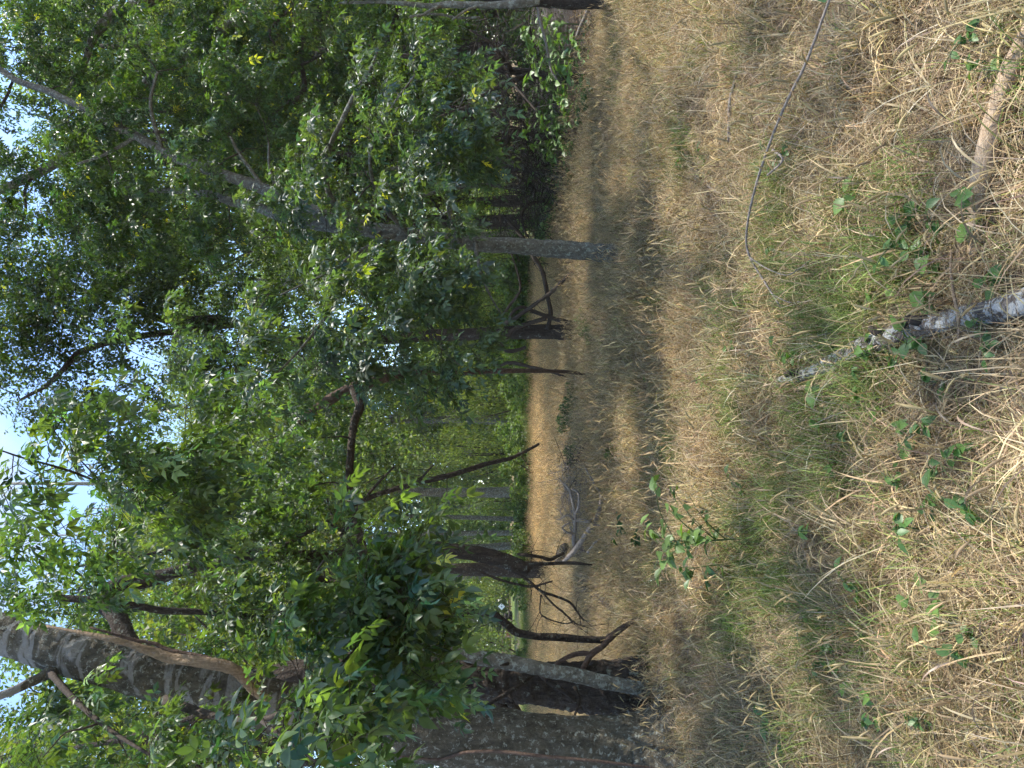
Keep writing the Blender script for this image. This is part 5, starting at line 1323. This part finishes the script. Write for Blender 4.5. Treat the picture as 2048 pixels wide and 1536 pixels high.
Lf = field([1.5, 6, 10], [4, 4, 2], y1=10)
lay('fallen_leaves', 'brown fallen leaves and bits of twig lying in the straw', 'litter', Lf, .6, 1.0)
E5 = area(27.5, 36, 18, 3.0); E5 = E5[rng.random(len(E5)) < np.clip((E5[:, 1] - 28 + 2.2 * vnoise(E5, .55, 4)) / 2.5, 0, 1)]
lay('field_edge_grass', 'taller pale green grass along the far field edge', 'green', E5, 2.0, 3.4, ~brushy(E5), tone=(1.1, 1.05, 1.0))

# the nearest foxtails are big enough to tell apart
GF = 'foxtail stems in the nearest grass'
fx = []
for k in range(5):
    r = np.random.default_rng(300 + k)
    t_ = thing('foxtail_stem', 'dry foxtail stem with bristly golden seed head standing in the nearest grass', 'grass stem', (0, 0, 0), GF)
    g = Geo(); P = blade(g, r, np.array([0, 0, 0.]), r.uniform(.34, .52), .0026, r.uniform(.05, .25), r.uniform(.1, .7), np.array([0.24, 0.19, 0.09]), 7)
    g.obj('stem', M_WEED, t_)
    g = Geo(); head(g, r, P, r.uniform(.065, .095)); head(g, r, P, .07); g.obj('seed_head', M_WEED, t_)
    g = Geo(); blade(g, r, P[2], r.uniform(.14, .22), .008, .5, 1.6, straw_tint(r), 6); g.obj('blade', M_WEED, t_)
    fx.append(t_)
used = set()
for i, (x, y) in enumerate(sorted([(2020, 90), (1990, 160), (1960, 250), (2040, 330), (1900, 330), (2030, 420), (2010, 500), (2045, 680), (2030, 760), (1960, 800), (2000, 870), (1950, 1010), (2030, 1050), (1990, 1120), (1920, 1130), (2040, 1190), (1900, 1260), (2010, 1330), (1960, 1380), (2040, 1440), (1880, 1500), (1990, 1500), (1800, 1100), (1760, 1210), (1740, 1450), (1720, 260), (1700, 150), (1780, 90), (1830, 210), (1760, 350), (1800, 900), (1740, 1000), (2100, 250), (2110, 600), (2120, 900), (2110, 1150), (2100, 1300), (2120, 60), (2110, 1480)], key=lambda a: a[1])):
    k = i % 5
    o = fx[k] if k not in used else copy_tree(fx[k]); used.add(k)
    o['label'] = 'foxtail stem with seed head, %s down the right edge from the top' % nth(i + 1)
    o.location = gnd(x, y); s = rng.uniform(.8, 1.15); o.scale = (s, s, s); o.rotation_euler = (rng.normal(0, .12), rng.normal(0, .12), rng.uniform(0, 6.28))

# ------------------------------------------------------------------ thin summer haze
hz = bpy.data.materials.new('haze_air'); hz.use_nodes = True
ht = hz.node_tree; ht.nodes.clear()
ho = ht.nodes.new('ShaderNodeOutputMaterial'); hv = ht.nodes.new('ShaderNodeVolumePrincipled')
hv.inputs['Color'].default_value = (.93, .96, 1, 1); hv.inputs['Density'].default_value = 0.0004; hv.inputs['Anisotropy'].default_value = 0.3
ht.links.new(hv.outputs[0], ho.inputs['Volume'])
g = Geo(); box(g, (0, 200, 20.5), (1040, 1040, 43)); ho_ = g.obj('haze', hz, smooth=False); ho_['kind'] = 'stuff'
